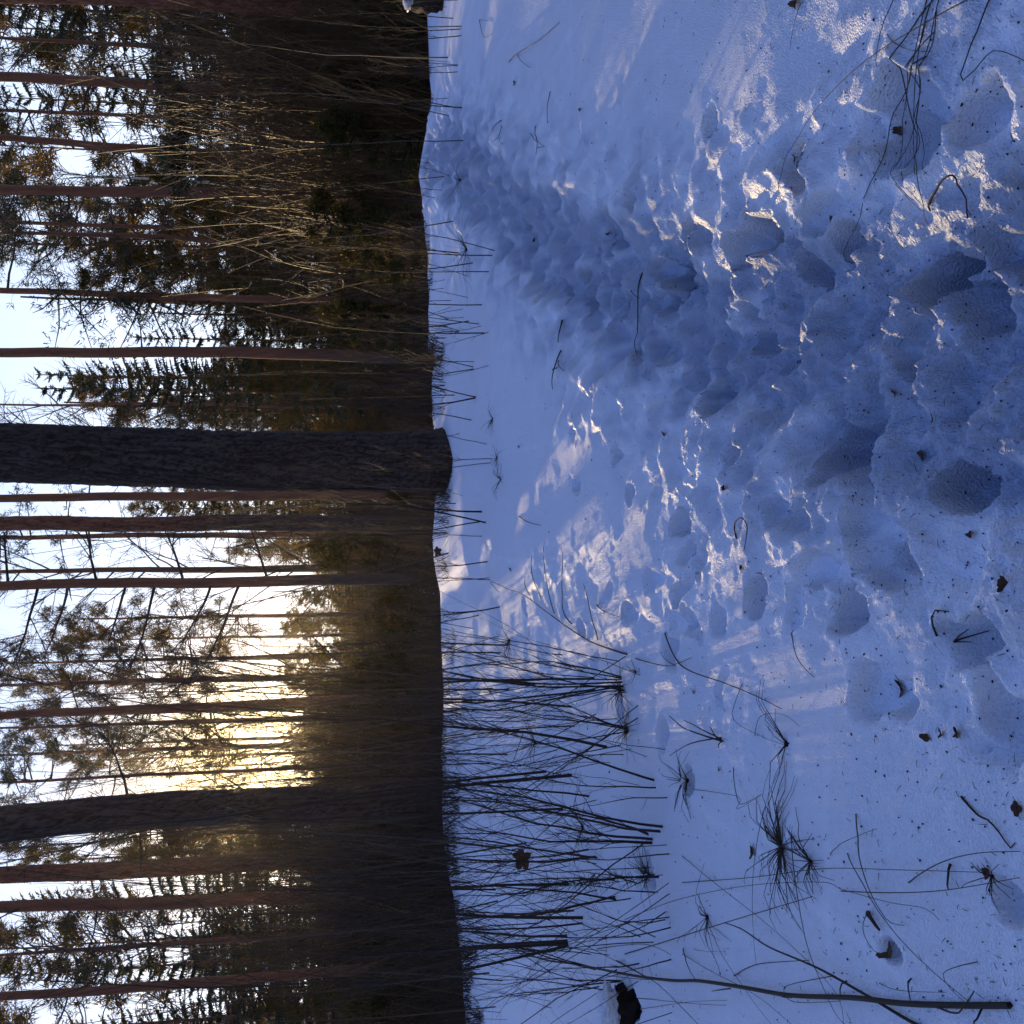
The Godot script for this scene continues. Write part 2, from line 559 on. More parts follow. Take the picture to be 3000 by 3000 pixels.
# ---------------------------------------------------------------- trunks
func trunk_mesh(foot: Vector3, axis: Vector3, len: float, r0: float, r1: float, rings: int, sides: int, low: Color, high: Color, change: float, rough: float, seed_: int) -> ArrayMesh:
	var b := MB.new()
	var cell := noise(seed_, 1.0, 1, FastNoiseLite.TYPE_CELLULAR)
	cell.cellular_return_type = FastNoiseLite.RETURN_DISTANCE2_SUB
	var soft := noise(seed_ + 1, 1.0, 3)
	var side := axis.cross(Vector3(0, 0.1, 1)).normalized()
	var up := axis.cross(side)
	for j in rings + 1:
		var t := float(j) / rings
		var y := len * t
		var r := lerpf(r0, r1, t) * (1.0 + 0.28 * exp(-y / (r0 * 1.2)))
		var mid := foot + axis * y + (side * soft.get_noise_2d(y * 0.16, 3.0) + up * soft.get_noise_2d(y * 0.16, 9.0)) * minf(r0, 0.16) * 0.5 * minf(1.0, y)
		for s in sides:
			var a := TAU * s / sides
			var o := side * cos(a) + up * sin(a)
			var px := cos(a) * r0 * 9.0
			var pz := sin(a) * r0 * 9.0
			var bump := soft.get_noise_3d(px * 0.6, y * 0.5, pz * 0.6) * 0.06
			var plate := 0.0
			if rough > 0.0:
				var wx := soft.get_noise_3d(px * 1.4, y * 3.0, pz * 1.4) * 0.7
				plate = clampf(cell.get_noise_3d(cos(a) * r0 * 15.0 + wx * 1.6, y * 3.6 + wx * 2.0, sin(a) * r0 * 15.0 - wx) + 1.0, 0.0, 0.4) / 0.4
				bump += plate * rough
			b.v.append(mid + o * r * (1.0 + bump))
			b.n.append(o)
			var k := clampf((y - change) / 3.0 + 0.5 + soft.get_noise_3d(px * 0.3, y * 0.4, pz * 0.3) * 0.8, 0, 1)
			var f := 1.0 + 0.45 * soft.get_noise_3d(px * 1.2, y * 2.2, pz * 1.2)
			var cc := low.lerp(high, k)
			if rough > 0.0:   # grey weathered plates, brown bark between, darkened further as painted crevice shade
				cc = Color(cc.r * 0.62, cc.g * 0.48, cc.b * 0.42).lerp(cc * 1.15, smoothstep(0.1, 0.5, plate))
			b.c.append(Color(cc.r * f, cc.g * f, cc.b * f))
	for j in rings:
		for s in sides:
			var a := j * sides + s
			var c2 := j * sides + (s + 1) % sides
			b.i.append(a); b.i.append(a + sides); b.i.append(c2)
			b.i.append(c2); b.i.append(a + sides); b.i.append(c2 + sides)
	if rough > 0.0:   # true normals for the fissured bark
		for k in b.n.size():
			b.n[k] = Vector3.ZERO
		for k in range(0, b.i.size(), 3):
			var q := (b.v[b.i[k + 2]] - b.v[b.i[k]]).cross(b.v[b.i[k + 1]] - b.v[b.i[k]])
			for e in 3:
				b.n[b.i[k + e]] += q
		for k in b.n.size():
			b.n[k] = b.n[k].normalized()
	return b.mesh()

var whips := []
var refs := []   # [across, short description] of trunks, to say where smaller things stand

func dead_limbs(at: Vector3, axis: Vector3, r: float, count: int, y0: float, y1: float, big: float, parent: Node3D, fork := 1) -> void:
	for k in count:
		var b := MB.new()
		var y := rng.randf_range(y0, y1)
		var a := rng.randf() * TAU
		var o := Vector3(cos(a), rng.randf_range(-0.2, 0.4), sin(a) * 0.6).normalized()
		var p := at + axis * y + o * r * 0.6
		if fork == 0:
			b.tube(curve_pts(p, o, big * rng.randf_range(0.4, 1.0), Vector3(0, -0.1, 0), 0.15, 3), radii(3, 0.02, 0.006), 4, Color(0.05, 0.035, 0.026))
		else:
			twig_tree(b, p, o, big * rng.randf_range(0.6, 1.2), 0.03 * big * 0.7, 2, Color(0.05, 0.03, 0.022), 0.75)
		part("dead_branch", b.mesh(), M.twig, parent)

func build_pines() -> void:
	rng.seed = 5
	var grey := Color(0.085, 0.062, 0.05)
	var red := Color(0.20, 0.085, 0.05)
	var crowns := []
	for k in 3:
		crowns.append(pine_crown(0.0, 6.0, 2.6, 34, 12, Color(0.035, 0.045, 0.018)))
	# across at the sky edge, across at 0.3 down, share of the photo's width, metres off, height where the bark reddens, dead limbs, label
	var T := [
		[-0.0085, 0.0075, 0.020, 17.0, 1.0, 2, "reddish pine trunk cut by the photo's top edge, sun glinting along one side", "trunk at the photo's top edge"],
		[0.0755, 0.0895, 0.0112, 26.0, 3.0, 5, "straight reddish pine trunk, second trunk from the photo's top edge", "second trunk from the top edge"],
		[0.107, 0.1215, 0.0046, 34.0, 9.0, 6, "thin dark pine pole between two redder trunks behind the hanging bough", "thin dark pole behind the hanging bough"],
		[0.1346, 0.155, 0.0082, 29.0, 1.0, 4, "slim orange pine trunk crossed by a dark hanging bough", "slim orange trunk behind the hanging bough"],
		[0.1846, 0.1925, 0.0115, 25.0, 3.0, 5, "straight pine trunk with a pale birch standing close beside it", "trunk beside the pale birch"],
		[0.2169, 0.2275, 0.0052, 36.0, 2.0, 6, "slender red pine trunk standing beyond the bright yellowish bush", "slender red trunk beyond the yellowish bush"],
		[0.2385, 0.2425, 0.0030, 40.0, 9.0, 8, "very thin twiggy pine pole with many bare side branches", "very thin twiggy pole"],
		[0.283, 0.2925, 0.0078, 30.0, 3.0, 6, "slim dark pine trunk with a dense dark needle clump high up", "slim trunk with the dark needle clump"],
		[0.3437, 0.3462, 0.0114, 25.0, 2.5, 3, "reddish pine trunk standing next to the tall dark spruce top", "reddish trunk next to the spruce top"],
		[0.4869, 0.4840, 0.0095, 27.0, 1.0, 3, "red pine trunk half hidden behind the thickest trunk", "red trunk half behind the thickest trunk"],
		[0.5128, 0.5120, 0.0155, 21.0, 6.0, 3, "grey brown pine trunk overlapping an orange trunk behind it", "grey brown trunk"],
		[0.5245, 0.5210, 0.0062, 38.0, -3.0, 2, "narrow orange trunk peeping out behind a grey brown trunk", "narrow orange trunk"],
		[0.5723, 0.5670, 0.0110, 24.0, 4.0, 0, "pine trunk with long curling bare branches reaching to both sides", "trunk with curling bare branches"],
		[0.6995, 0.6850, 0.0098, 26.0, 3.0, 3, "dark red pine trunk fading into the brown shrubs above the sun", "dark red trunk above the sun"],
		[0.7640, 0.7490, 0.0042, 38.0, 4.0, 3, "thin pole standing right across the sun", "thin pole across the sun"],
		[0.8034, 0.7850, 0.0325, 12.6, 9.0, 3, "stout grey leaning pine trunk directly below the sun", "stout grey trunk below the sun"],
		[0.8564, 0.8390, 0.0172, 18.0, 5.0, 4, "grey to red leaning pine trunk, next below the stout grey one", "leaning reddish grey trunk"],
		[0.8866, 0.8780, 0.0128, 21.0, 0.0, 5, "warm orange brown pine trunk with pale twigs before it", "warm orange brown trunk"],
		[0.9740, 0.9520, 0.0100, 23.0, 1.0, 4, "dark red leaning pine trunk nearest the photo's bottom edge", "dark red bottom edge trunk"],
	]
	for q in T:
		var p0 := ahead(0.0, q[0], q[3])
		var p1 := ahead(0.3, q[1], q[3])
		var axis := (p0 - p1).normalized()
		var fy := lie(p1.x, q[3]) - 0.3
		var foot := p1 - axis * ((p1.y - fy) / axis.y)
		var deep: float = -(look.inverse() * (p1 - EYE)).z
		var r: float = q[2] * deep / 2.0
		var o := thing("pine_tree", foot, q[6], "pine tree", "pine trunks of the wood's edge")
		var near: bool = q[2] > 0.015
		var len := 17.0 + rng.randf() * 3.0
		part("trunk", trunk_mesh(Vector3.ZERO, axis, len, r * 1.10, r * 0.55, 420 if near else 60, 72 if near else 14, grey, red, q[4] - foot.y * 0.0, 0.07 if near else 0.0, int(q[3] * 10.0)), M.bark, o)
		var cr := part("crown", crowns[rng.randi() % 3], M.needle, o)
		cr.position = axis * (len - 6.0)
		cr.rotation.y = rng.randf() * TAU
		if q[5] > 0:
			dead_limbs(Vector3.ZERO, axis, r, int(q[5]), 3.5, 13.0, 1.0, o)
		for s in 4:
			dead_limbs(Vector3.ZERO, axis, r, 1, 3.0, 11.0, 0.6, o, 0)
		if q[7].begins_with("trunk with curling"):
			for s in 11:
				var b := MB.new()
				var sd := 1.0 if s % 3 else -1.0
				twig_tree(b, axis * (4.5 + s * 0.62), Vector3(-sd, 0.1 + rng.randf() * 0.3, rng.randf_range(-0.5, 0.5)).normalized(), rng.randf_range(1.0, 2.0), 0.035, 3, Color(0.045, 0.025, 0.02), 0.8)
				part("curling_branch", b.mesh(), M.twig, o)
		if q[7].begins_with("slim trunk with the dark"):
			var b := MB.new()
			for s in 26:
				var f := rng.randf()
				var st := axis * (10.2 + rng.randf_range(-1.6, 1.0))
				var e := st + Vector3(rng.randf_range(-2.0, 0.9), rng.randf_range(-1.6, 1.0), rng.randf_range(-0.8, 0.8))
				b.tube(PackedVector3Array([st, st.lerp(e, 0.5) + rv(0.2), e]), PackedFloat32Array([0.03, 0.02, 0.008]), 4, Color(0.04, 0.025, 0.02))
				for w in 10:
					tuft(b, st.lerp(e, rng.randf_range(0.25, 1.0)) + rv(0.3), rv().normalized(), 0.25, Color(0.03, 0.036, 0.016))
			part("needle_clump", b.mesh(), M.needle, o)
		if q[7].begins_with("trunk beside the pale"):
			# the dark bough that hangs level across the neighbouring trunks
			var b := MB.new()
			var a0 := ahead(0.172, 0.182, 24.0) - foot
			var a1 := ahead(0.158, 0.050, 23.0) - foot
			var lim := PackedVector3Array()
			for s in 9:
				lim.append(a0.lerp(a1, s / 8.0) + Vector3(0, 0.22 * sin(s * 1.1) - 0.1, 0))
			b.tube(lim, radii(8, 0.05, 0.012), 5, Color(0.04, 0.027, 0.02))
			for s in 560:
				var f := rng.randf() * 7.99
				var at := lim[int(f)].lerp(lim[int(f) + 1], f - int(f)) + Vector3(rng.randf_range(-0.3, 0.3), rng.randf_range(-0.22, 0.16), rng.randf_range(-0.4, 0.4))
				tuft(b, at, (rv() + Vector3(0.2, -0.5, 0)).normalized(), 0.24, Color(0.026, 0.040, 0.016), 6)
			part("hanging_bough", b.mesh(), M.needle, o)
		refs.append([q[1], q[7]])
	# the thickest trunk, in front of the others
	var base := on_snow(842, 868)
	base.z = minf(base.z, -10.2)
	base.y = lie(base.x, -base.z) - 0.3
	var p1 := ahead(0.0, 0.4450, -base.z)
	var axis := (p1 - base).normalized()
	var o := thing("pine_tree", base, "thickest pine trunk, dark grey with deeply furrowed scaly bark, standing in the snow", "pine tree", "pine trunks of the wood's edge")
	var rr: float = 0.0575 * (-(look.inverse() * (base - EYE)).z) / 2.0 * 0.93
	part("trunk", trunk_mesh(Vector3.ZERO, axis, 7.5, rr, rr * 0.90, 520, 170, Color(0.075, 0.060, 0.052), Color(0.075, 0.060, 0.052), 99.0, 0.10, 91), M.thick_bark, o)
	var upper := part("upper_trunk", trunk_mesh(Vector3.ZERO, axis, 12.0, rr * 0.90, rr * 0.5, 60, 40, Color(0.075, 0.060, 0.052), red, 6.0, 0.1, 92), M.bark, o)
	upper.position = axis * 7.45
	var cr := part("crown", crowns[0], M.needle, o)
	cr.position = axis * 14.5
	refs.append([0.447, "thickest trunk"])
	# a pale birch by one of the pines
	var bf := ahead(0.3, 0.1835, 26.5)
	bf.y = lie(bf.x, 26.5) - 0.2
	var bo := thing("birch_tree", bf, "pale slender birch trunk with dark marks, close beside a straight pine", "birch tree")
	var bb := MB.new()
	var bp := PackedVector3Array()
	var br := PackedFloat32Array()
	for k in 16:
		bp.append(Vector3(0.05 * sin(k * 0.7), k * 0.62, 0.05 * cos(k * 0.9)))
		br.append(0.075 * (1.0 - k / 19.0))
	bb.tube(bp, br, 10, Color(0.55, 0.52, 0.45))
	part("trunk", bb.mesh(), M.lump, bo)
	for k in 26:
		var mb := MB.new()
		var yy := rng.randf_range(0.4, 8.5)
		var r := 0.076 * (1.0 - yy / 0.62 / 19.0)
		var c := Vector3(0.05 * sin(yy / 0.62 * 0.7), yy, 0.05 * cos(yy / 0.62 * 0.9))
		mb.tube(PackedVector3Array([c, c + Vector3(0, rng.randf_range(0.03, 0.12), 0)]), PackedFloat32Array([r * 1.03, r * 1.03]), 10, Color(0.03, 0.028, 0.026))
		part("dark_mark", mb.mesh(), M.lump, bo)
	var cb := MB.new()
	for k in 12:
		twig_tree(cb, bp[7 + k % 8], Vector3(rng.randf_range(-1, 1), 0.9, rng.randf_range(-1, 1)).normalized(), 1.6, 0.02, 2, Color(0.05, 0.032, 0.028))
	part("crown", cb.mesh(), M.twig, bo)

# lateral distance from the line of the sun through a spot on the snow ahead
func off_sun(p: Vector3) -> float:
	var s := Vector3(-sin(deg_to_rad(SUN_TURN)), 0, -cos(deg_to_rad(SUN_TURN)))
	var q := p - Vector3(0.1, 0, -4.0)
	return q.x * -s.z + q.z * s.x - 1.1

# the gap in the wood through which the sun reaches the crest by the path's far end
func off_strip(p: Vector3) -> float:
	var s := Vector3(-sin(deg_to_rad(SUN_TURN)), 0, -cos(deg_to_rad(SUN_TURN)))
	var q := p - Vector3(5.0, 0, -12.5)
	return absf(q.x * -s.z + q.z * s.x) if p.z < -12.5 else 99.0

func build_far_trees() -> void:
	rng.seed = 19
	var spruces := []
	for k in 5:
		spruces.append(spruce_crown(13.0, rng.randf_range(1.8, 2.5)))
	var pines := []
	for k in 5:
		pines.append(pine_crown(3.5, 13.0, 2.5, 66, 15, Color(0.12, 0.10, 0.022) if k % 2 else Color(0.085, 0.075, 0.02), 0.27))
	var tall_pines := []
	for k in 2:
		tall_pines.append(pine_crown(8.0, 16.0, 2.4, 56, 14, Color(0.085, 0.075, 0.02), 0.26))
	var bares := []
	for k in 3:
		var b := MB.new()
		for s in 26:
			twig_tree(b, Vector3(0, 2.0 + s * 0.36, 0), Vector3(rng.randf_range(-1, 1), 0.9, rng.randf_range(-1, 1)).normalized(), 2.2 * (1.1 - s / 40.0), 0.022, 2, Color(0.05, 0.033, 0.022))
		bares.append(b.mesh())
	var far_trunk := trunk_mesh(Vector3.ZERO, Vector3.UP, 13.0, 0.13, 0.03, 14, 8, Color(0.07, 0.05, 0.04), Color(0.17, 0.075, 0.045), 5.0, 0.0, 3)
	var spots := []
	# those that show as themselves: kind, across, metres off, height of the top as share down
	for q in [["s", 0.372, 46.0, 0.035], ["s", 0.335, 50.0, 0.13], ["g", 0.405, 44.0, 0.17], ["g", 0.372, 60.0, 0.25], ["t", 0.60, 52.0, 0.05], ["s", 0.545, 56.0, 0.18], ["g", 0.535, 66.0, 0.28], ["s", 0.662, 60.0, 0.16], ["t", 0.62, 70.0, 0.06], ["s", 0.93, 40.0, 0.02], ["s", 0.865, 50.0, 0.0],
		["g", 0.905, 48.0, -0.03], ["s", 0.03, 38.0, -0.1], ["g", 0.05, 44.0, -0.06], ["g", 0.16, 46.0, -0.05], ["s", 0.115, 52.0, -0.06], ["g", 0.21, 54.0, -0.02], ["s", 0.25, 58.0, -0.04], ["g", 0.27, 50.0, 0.14], ["b", 0.30, 42.0, 0.02], ["b", 0.40, 50.0, -0.03], ["b", 0.555, 34.0, -0.1], ["b", 0.66, 36.0, -0.05], ["g", 0.665, 62.0, 0.10],
		["b", 0.79, 30.0, -0.04], ["b", 0.725, 44.0, -0.02], ["b", 0.70, 38.0, 0.0], ["t", 0.69, 50.0, 0.0], ["t", 0.718, 58.0, 0.03], ["t", 0.80, 47.0, -0.02], ["t", 0.785, 64.0, 0.05], ["t", 0.733, 70.0, 0.06], ["t", 0.66, 66.0, 0.02], ["t", 0.825, 54.0, 0.02], ["t", 0.64, 48.0, -0.03], ["b", 0.91, 28.0, -0.05], ["g", 0.985, 40.0, -0.04], ["s", 0.985, 55.0, 0.06], ["b", 0.24, 32.0, -0.06], ["b", 0.44, 40.0, -0.1], ["s", 0.0, 46.0, -0.08], ["g", -0.02, 36.0, -0.08], ["b", 0.06, 30.0, -0.05]]:
		var f := ahead(0.35, q[1], q[2])
		var top := ahead(q[3], q[1], q[2]).y
		f.y = lie(f.x, q[2]) - 0.3
		spots.append([q[0], f, top - f.y, 1.0])
	for k in 190:
		var dist := 34.0 + 56.0 * rng.randf()
		var f := Vector3(rng.randf_range(-0.62, 0.62) * dist, 0, -dist)
		f.y = lie(f.x, dist) - 0.3
		var so := absf(off_sun(f))
		var kind: String = ["s", "g", "g", "s", "g", "b", "g"][k % 7]
		var h := rng.randf_range(7.0, 16.0)
		if so < 4.2:
			h = minf(h, 0.085 * (dist - 7.0) - f.y)
			if h < 2.5:
				continue
		elif off_strip(f) < 3.5 and k % 3:
			h = minf(h, 0.1 * (dist - 15.0) - f.y)
			if h < 2.5:
				continue
		spots.append([kind, f, h, 0.9])
	for k in 84:   # low young growth in the middle distance
		var dist := 24.0 + 26.0 * rng.randf()
		var f := Vector3(rng.randf_range(-0.6, 0.6) * dist, 0, -dist)
		f.y = lie(f.x, dist) - 0.3
		var h := rng.randf_range(3.5, 7.5)
		if absf(off_sun(f)) < 4.2 or off_strip(f) < 3.0:
			continue
		spots.append(["g" if k % 3 else "s", f, h, 0.9])
	for k in 44:   # shrubs and young trees that stay under the sun's rays
		var dist := 48.0 + 38.0 * rng.randf()
		var f := Vector3(-(dist - 4.0) * 0.2456 + rng.randf_range(-3.0, 5.0), 0, -dist)
		f.y = lie(f.x, dist) - 0.3
		spots.append(["b" if k % 2 else "g", f, 0.1 * (dist - 9.0) - f.y - rng.randf_range(0.9, 3.2), 0.9])
	for q in spots:   # keep the two gaps through which the sun reaches the snow
		var ray: float = 0.4 + 0.103 * (-q[1].z - 13.0)
		if off_strip(q[1]) < 3.2 and (q[0] == "s" or q[0] == "g") and q[1].y + q[2] > ray:
			q[2] = maxf(ray - q[1].y, 2.5)
	spots.sort_custom(func(a, b): return seen(a[1] + Vector3(0, a[2] * 0.6, 0)).y < seen(b[1] + Vector3(0, b[2] * 0.6, 0)).y)
	var count := {"s": 0, "g": 0, "b": 0, "t": 0}
	for q in spots:
		var where := seen(q[1] + Vector3(0, q[2] * 0.6, 0)).y
		if where < -0.12 or where > 1.12:
			continue
		count[q[0]] += 1
		var tall: String = "tall" if q[2] > 13.0 else "middling" if q[2] > 9.0 else "low"
		var rank := ordinal(count[q[0]])
		var s: float = q[2] / 13.0
		var o: Node3D
		if q[0] == "s":
			o = thing("spruce_tree", q[1], "%s dark drooping spruce far back, %s spruce from the photo's top edge" % [tall, rank], "spruce tree", "far spruces")
			var cr := part("crown", spruces[rng.randi() % 5], M.needle, o)
			cr.scale = Vector3(1, s, 1) * clampf(s, 0.8, 1.2) if s > 0.8 else Vector3.ONE * maxf(s, 0.3)
			cr.scale.y = s
			cr.rotation.y = rng.randf() * TAU
		elif q[0] == "g":
			o = thing("young_pine", q[1], "%s golden green bushy pine far back, %s such pine from the photo's top edge" % [tall, rank], "pine tree", "far bushy pines")
			var cr := part("crown", pines[rng.randi() % 5], M.gold, o)
			cr.scale = Vector3(maxf(s, 0.5), s, maxf(s, 0.5))
			cr.rotation.y = rng.randf() * TAU
		elif q[0] == "t":
			s = q[2] / 16.0
			o = thing("tall_pine", q[1], "bare stemmed far pine crowned above the sun's height, %s from the top edge" % rank, "pine tree", "far pines around the sun")
			var cr := part("crown", tall_pines[rng.randi() % 2], M.gold, o)
			cr.scale = Vector3(0.9, s, 0.9)
			cr.rotation.y = rng.randf() * TAU
			s = q[2] / 14.0
		else:
			o = thing("bare_tree", q[1], "%s leafless twiggy tree far back, %s such tree from the photo's top edge" % [tall, rank], "bare tree", "far leafless trees")
			var cr := part("crown", bares[rng.randi() % 3], M.twig, o)
			cr.scale = Vector3.ONE * s
			cr.rotation.y = rng.randf() * TAU
		var tr := part("trunk", far_trunk, M.bark, o)
		tr.scale = Vector3(clampf(s, 0.6, 1.2), s, clampf(s, 0.6, 1.2))
		if q[0] == "s" or q[0] == "g":
			tr.scale.x *= 0.6
			tr.scale.z *= 0.6
	# the wood beyond, which reads as one mass
	for kind in 2:
		var places := []
		for k in 230:
			var dist := rng.randf_range(95.0, 170.0)
			var p := Vector3(rng.randf_range(-0.75, 0.75) * dist, 0, -dist)
			p.y = lie(p.x, dist) - 0.5
			var s := rng.randf_range(0.3, 0.62)
			if absf(off_sun(p)) < 6.0:
				s = minf(s, 0.42)
			places.append(Transform3D(Basis(Vector3.UP, rng.randf() * TAU).scaled(Vector3(1.2, s, 1.2)), p))
		stuff("distant_wood", spruces[kind] if kind == 0 else pines[1], M.needle if kind == 0 else M.gold, places)

# unseen wood beside and behind the camera, added to block low sky light
func build_unseen_wood() -> void:
	rng.seed = 57
	for kind in 3:
		var crown := pine_crown(5.0, 17.0, 3.2, 40, 10, Color(0.035, 0.043, 0.017), 0.42) if kind < 2 else spruce_crown(15.0, 2.8, 0.7)
		var pole := trunk_mesh(Vector3.ZERO, Vector3.UP, 16.0, 0.17, 0.05, 12, 8, Color(0.085, 0.062, 0.05), Color(0.2, 0.085, 0.05), 5.0, 0.0, 4)
		var places := []
		while places.size() < 75:
			var a := rng.randf_range(deg_to_rad(40.0), deg_to_rad(320.0))
			var dist := 8.0 + 40.0 * rng.randf()
			var p := Vector3(-sin(a) * dist, 0, -cos(a) * dist)
			p.y = lie(p.x, -p.z) - 0.2 if p.z < 0.0 else -0.2
			var s := rng.randf_range(0.8, 1.2)
			places.append(Transform3D(Basis(Vector3.UP, rng.randf() * TAU).scaled(Vector3(s, s, s)), p))
		stuff("unseen_wood", crown, M.needle, places)
		stuff("unseen_wood", pole, M.bark, places)

# ---------------------------------------------------------------- brush
func build_undergrowth() -> void:
	rng.seed = 29
	for kind in 5:
		var b := MB.new()
		var col := [Color(0.060, 0.038, 0.022), Color(0.10, 0.060, 0.030), Color(0.040, 0.028, 0.019), Color(0.14, 0.085, 0.036), Color(0.20, 0.13, 0.055)][kind] as Color
		for k in 24:
			var f := Vector3(rng.randf_range(-0.8, 0.8), 0, rng.randf_range(-0.8, 0.8))
			var h := rng.randf_range(1.0, 2.4)
			sapling_into(b, f, f + Vector3(rng.randf_range(-0.6, 0.6), h, rng.randf_range(-0.6, 0.6)), rng.randf_range(0.005, 0.011), 12, mix3(col, 0.4), 3, 1.0)
		var places := []
		var want := [430, 430, 330, 230, 300][kind] as int
		var tries := 0
		while places.size() < want and tries < 6000:
			tries += 1
			var dist := 13.2 + 52.0 * pow(rng.randf(), 1.7)
			var x := rng.randf_range(-0.66, 0.66) * dist
			var hs := rng.randf_range(0.45, 0.95) * (0.75 + dist / 55.0)
			if kind == 3:
				dist = rng.randf_range(14.0, 28.0)
				x = rng.randf_range(0.22, 0.52) * dist
				hs = rng.randf_range(0.8, 1.7) * (0.8 + (x / dist - 0.22) * 2.2)
			hs *= clampf(0.95 + 1.1 * n1.get_noise_2d(x * 0.5 + 70.0, dist * 0.22), 0.4, 1.7)
			var p := Vector3(x, 0, -dist)
			var so := absf(off_sun(p))
			p.y = lie(x, dist) - 0.15
			if x > 1.4 and dist < 15.3:
				continue
			if off_strip(p) < 2.9 and dist < 34.0:
				if rng.randf() > 0.06:
					continue
				hs *= 0.4
			if so < 2.35:
				if dist < 30.0 and rng.randf() > 0.3:
					continue
				hs = minf(hs, maxf(0.3, (0.1 * (dist - 8.0) - p.y) / 2.6))
			places.append(Transform3D(Basis(Vector3.UP, rng.randf() * TAU).scaled(Vector3(hs, hs, hs)), p))
		stuff("undergrowth", b.mesh(), M.straw if kind > 2 else M.twig, places)
	# evergreen scrub too deep in the shrubs to count
	for kind in 2:
		var scrub := pine_crown(0.1, 1.8, 1.0, 22, 8, [Color(0.05, 0.052, 0.014), Color(0.075, 0.062, 0.018)][kind], 0.2)
		var places := []
		for k in 150:
			var dist := 15.0 + 45.0 * rng.randf()
			var p := Vector3(rng.randf_range(-0.62, 0.62) * dist, 0, -dist)
			var hs := rng.randf_range(0.5, 1.0) * (0.7 + dist / 32.0)
			p.y = lie(p.x, dist) - 0.1
			if off_strip(p) < 3.2 and dist < 40.0:
				continue
			if absf(off_sun(p)) < 2.5:
				hs = minf(hs, maxf(0.3, (0.085 * (dist - 6.0) - p.y) / 2.0))
			places.append(Transform3D(Basis(Vector3.UP, rng.randf() * TAU).scaled(Vector3(hs, hs, hs)), p))
		stuff("evergreen_scrub", scrub, M.gold, places)
	# heather and dead grass that break the edge of the rise
	var fringe := MB.new()
	for k in 26:
		var f := Vector3(rng.randf_range(-0.22, 0.22), -0.02, rng.randf_range(-0.12, 0.12))
		sapling_into(fringe, f, f + Vector3(rng.randf_range(-0.16, 0.16), rng.randf_range(0.06, 0.5), rng.randf_range(-0.14, 0.14)), 0.004, 4, mix3(Color(0.05, 0.034, 0.022), 0.4), 3, 1.0)
	var tufts := []
	for k in 440:
		var dist := rng.randf_range(11.0, 13.6)
		var x := rng.randf_range(-0.62, 0.16) * dist
		if k % 30 == 0:
			x = rng.randf_range(0.16, 0.6) * dist
			dist = rng.randf_range(14.4, 15.2)
		if absf(off_sun(Vector3(x, 0, -dist))) < 1.9 and k % 4:
			continue
		if x < -0.2 * dist and k % 2:
			continue
		tufts.append(Transform3D(Basis(Vector3.UP, rng.randf() * TAU) * rng.randf_range(0.4, 1.3), Vector3(x, snow(x, -dist), -dist)))
	stuff("heather", fringe.mesh(), M.twig, tufts)
	# low evergreen bushes among it
	var low := []
	for k in 2:
		low.append(pine_crown(0.1, 2.2, 1.0, 26, 10, Color(0.05, 0.06, 0.016), 0.20))
	var n := 0
	for q in [[0.385, 0.222, 19.0, 1.1, "low yellowish green evergreen bush glowing before dark shrubs"], [0.395, 0.135, 17.0, 0.8, "small evergreen bush low down behind the crest near an orange trunk"], [0.405, 0.262, 15.5, 0.5, "tiny evergreen seedling at the crest beside the yellowish bush"], [0.37, 0.31, 24.0, 1.2, "olive evergreen bush among shrubs near the slim trunk with a dark clump"],
		[0.36, 0.045, 22.0, 1.3, "dark evergreen bush deep in shrubs close to the photo's top edge"], [0.38, 0.94, 26.0, 1.6, "evergreen bush deep in the shrubs near the bottom edge trunk"], [0.36, 0.88, 30.0, 1.8, "evergreen bush in the shrubs behind the warm orange brown trunk"], [0.37, 0.535, 30.0, 1.6, "evergreen bush behind the narrow orange trunk"]]:
		var p := ahead(q[0], q[1], q[2])
		p.y = lie(p.x, q[2]) - 0.1
		var o := thing("evergreen_bush", p, q[4], "bush", "low evergreen bushes")
		var c := part("foliage", low[n % 2], M.gold, o)
		c.scale = Vector3.ONE * q[3]
		n += 1

func stem_label(across: float, words: String, used: Dictionary) -> String:
	var best := 0
	for k in refs.size():
		if absf(refs[k][0] - across) < absf(refs[best][0] - across):
			best = k
	var key: String = str(best)
	used[key] = used.get(key, 0) + 1
	return "%s, %s by the %s" % [words, ordinal(used[key]), refs[best][1]]

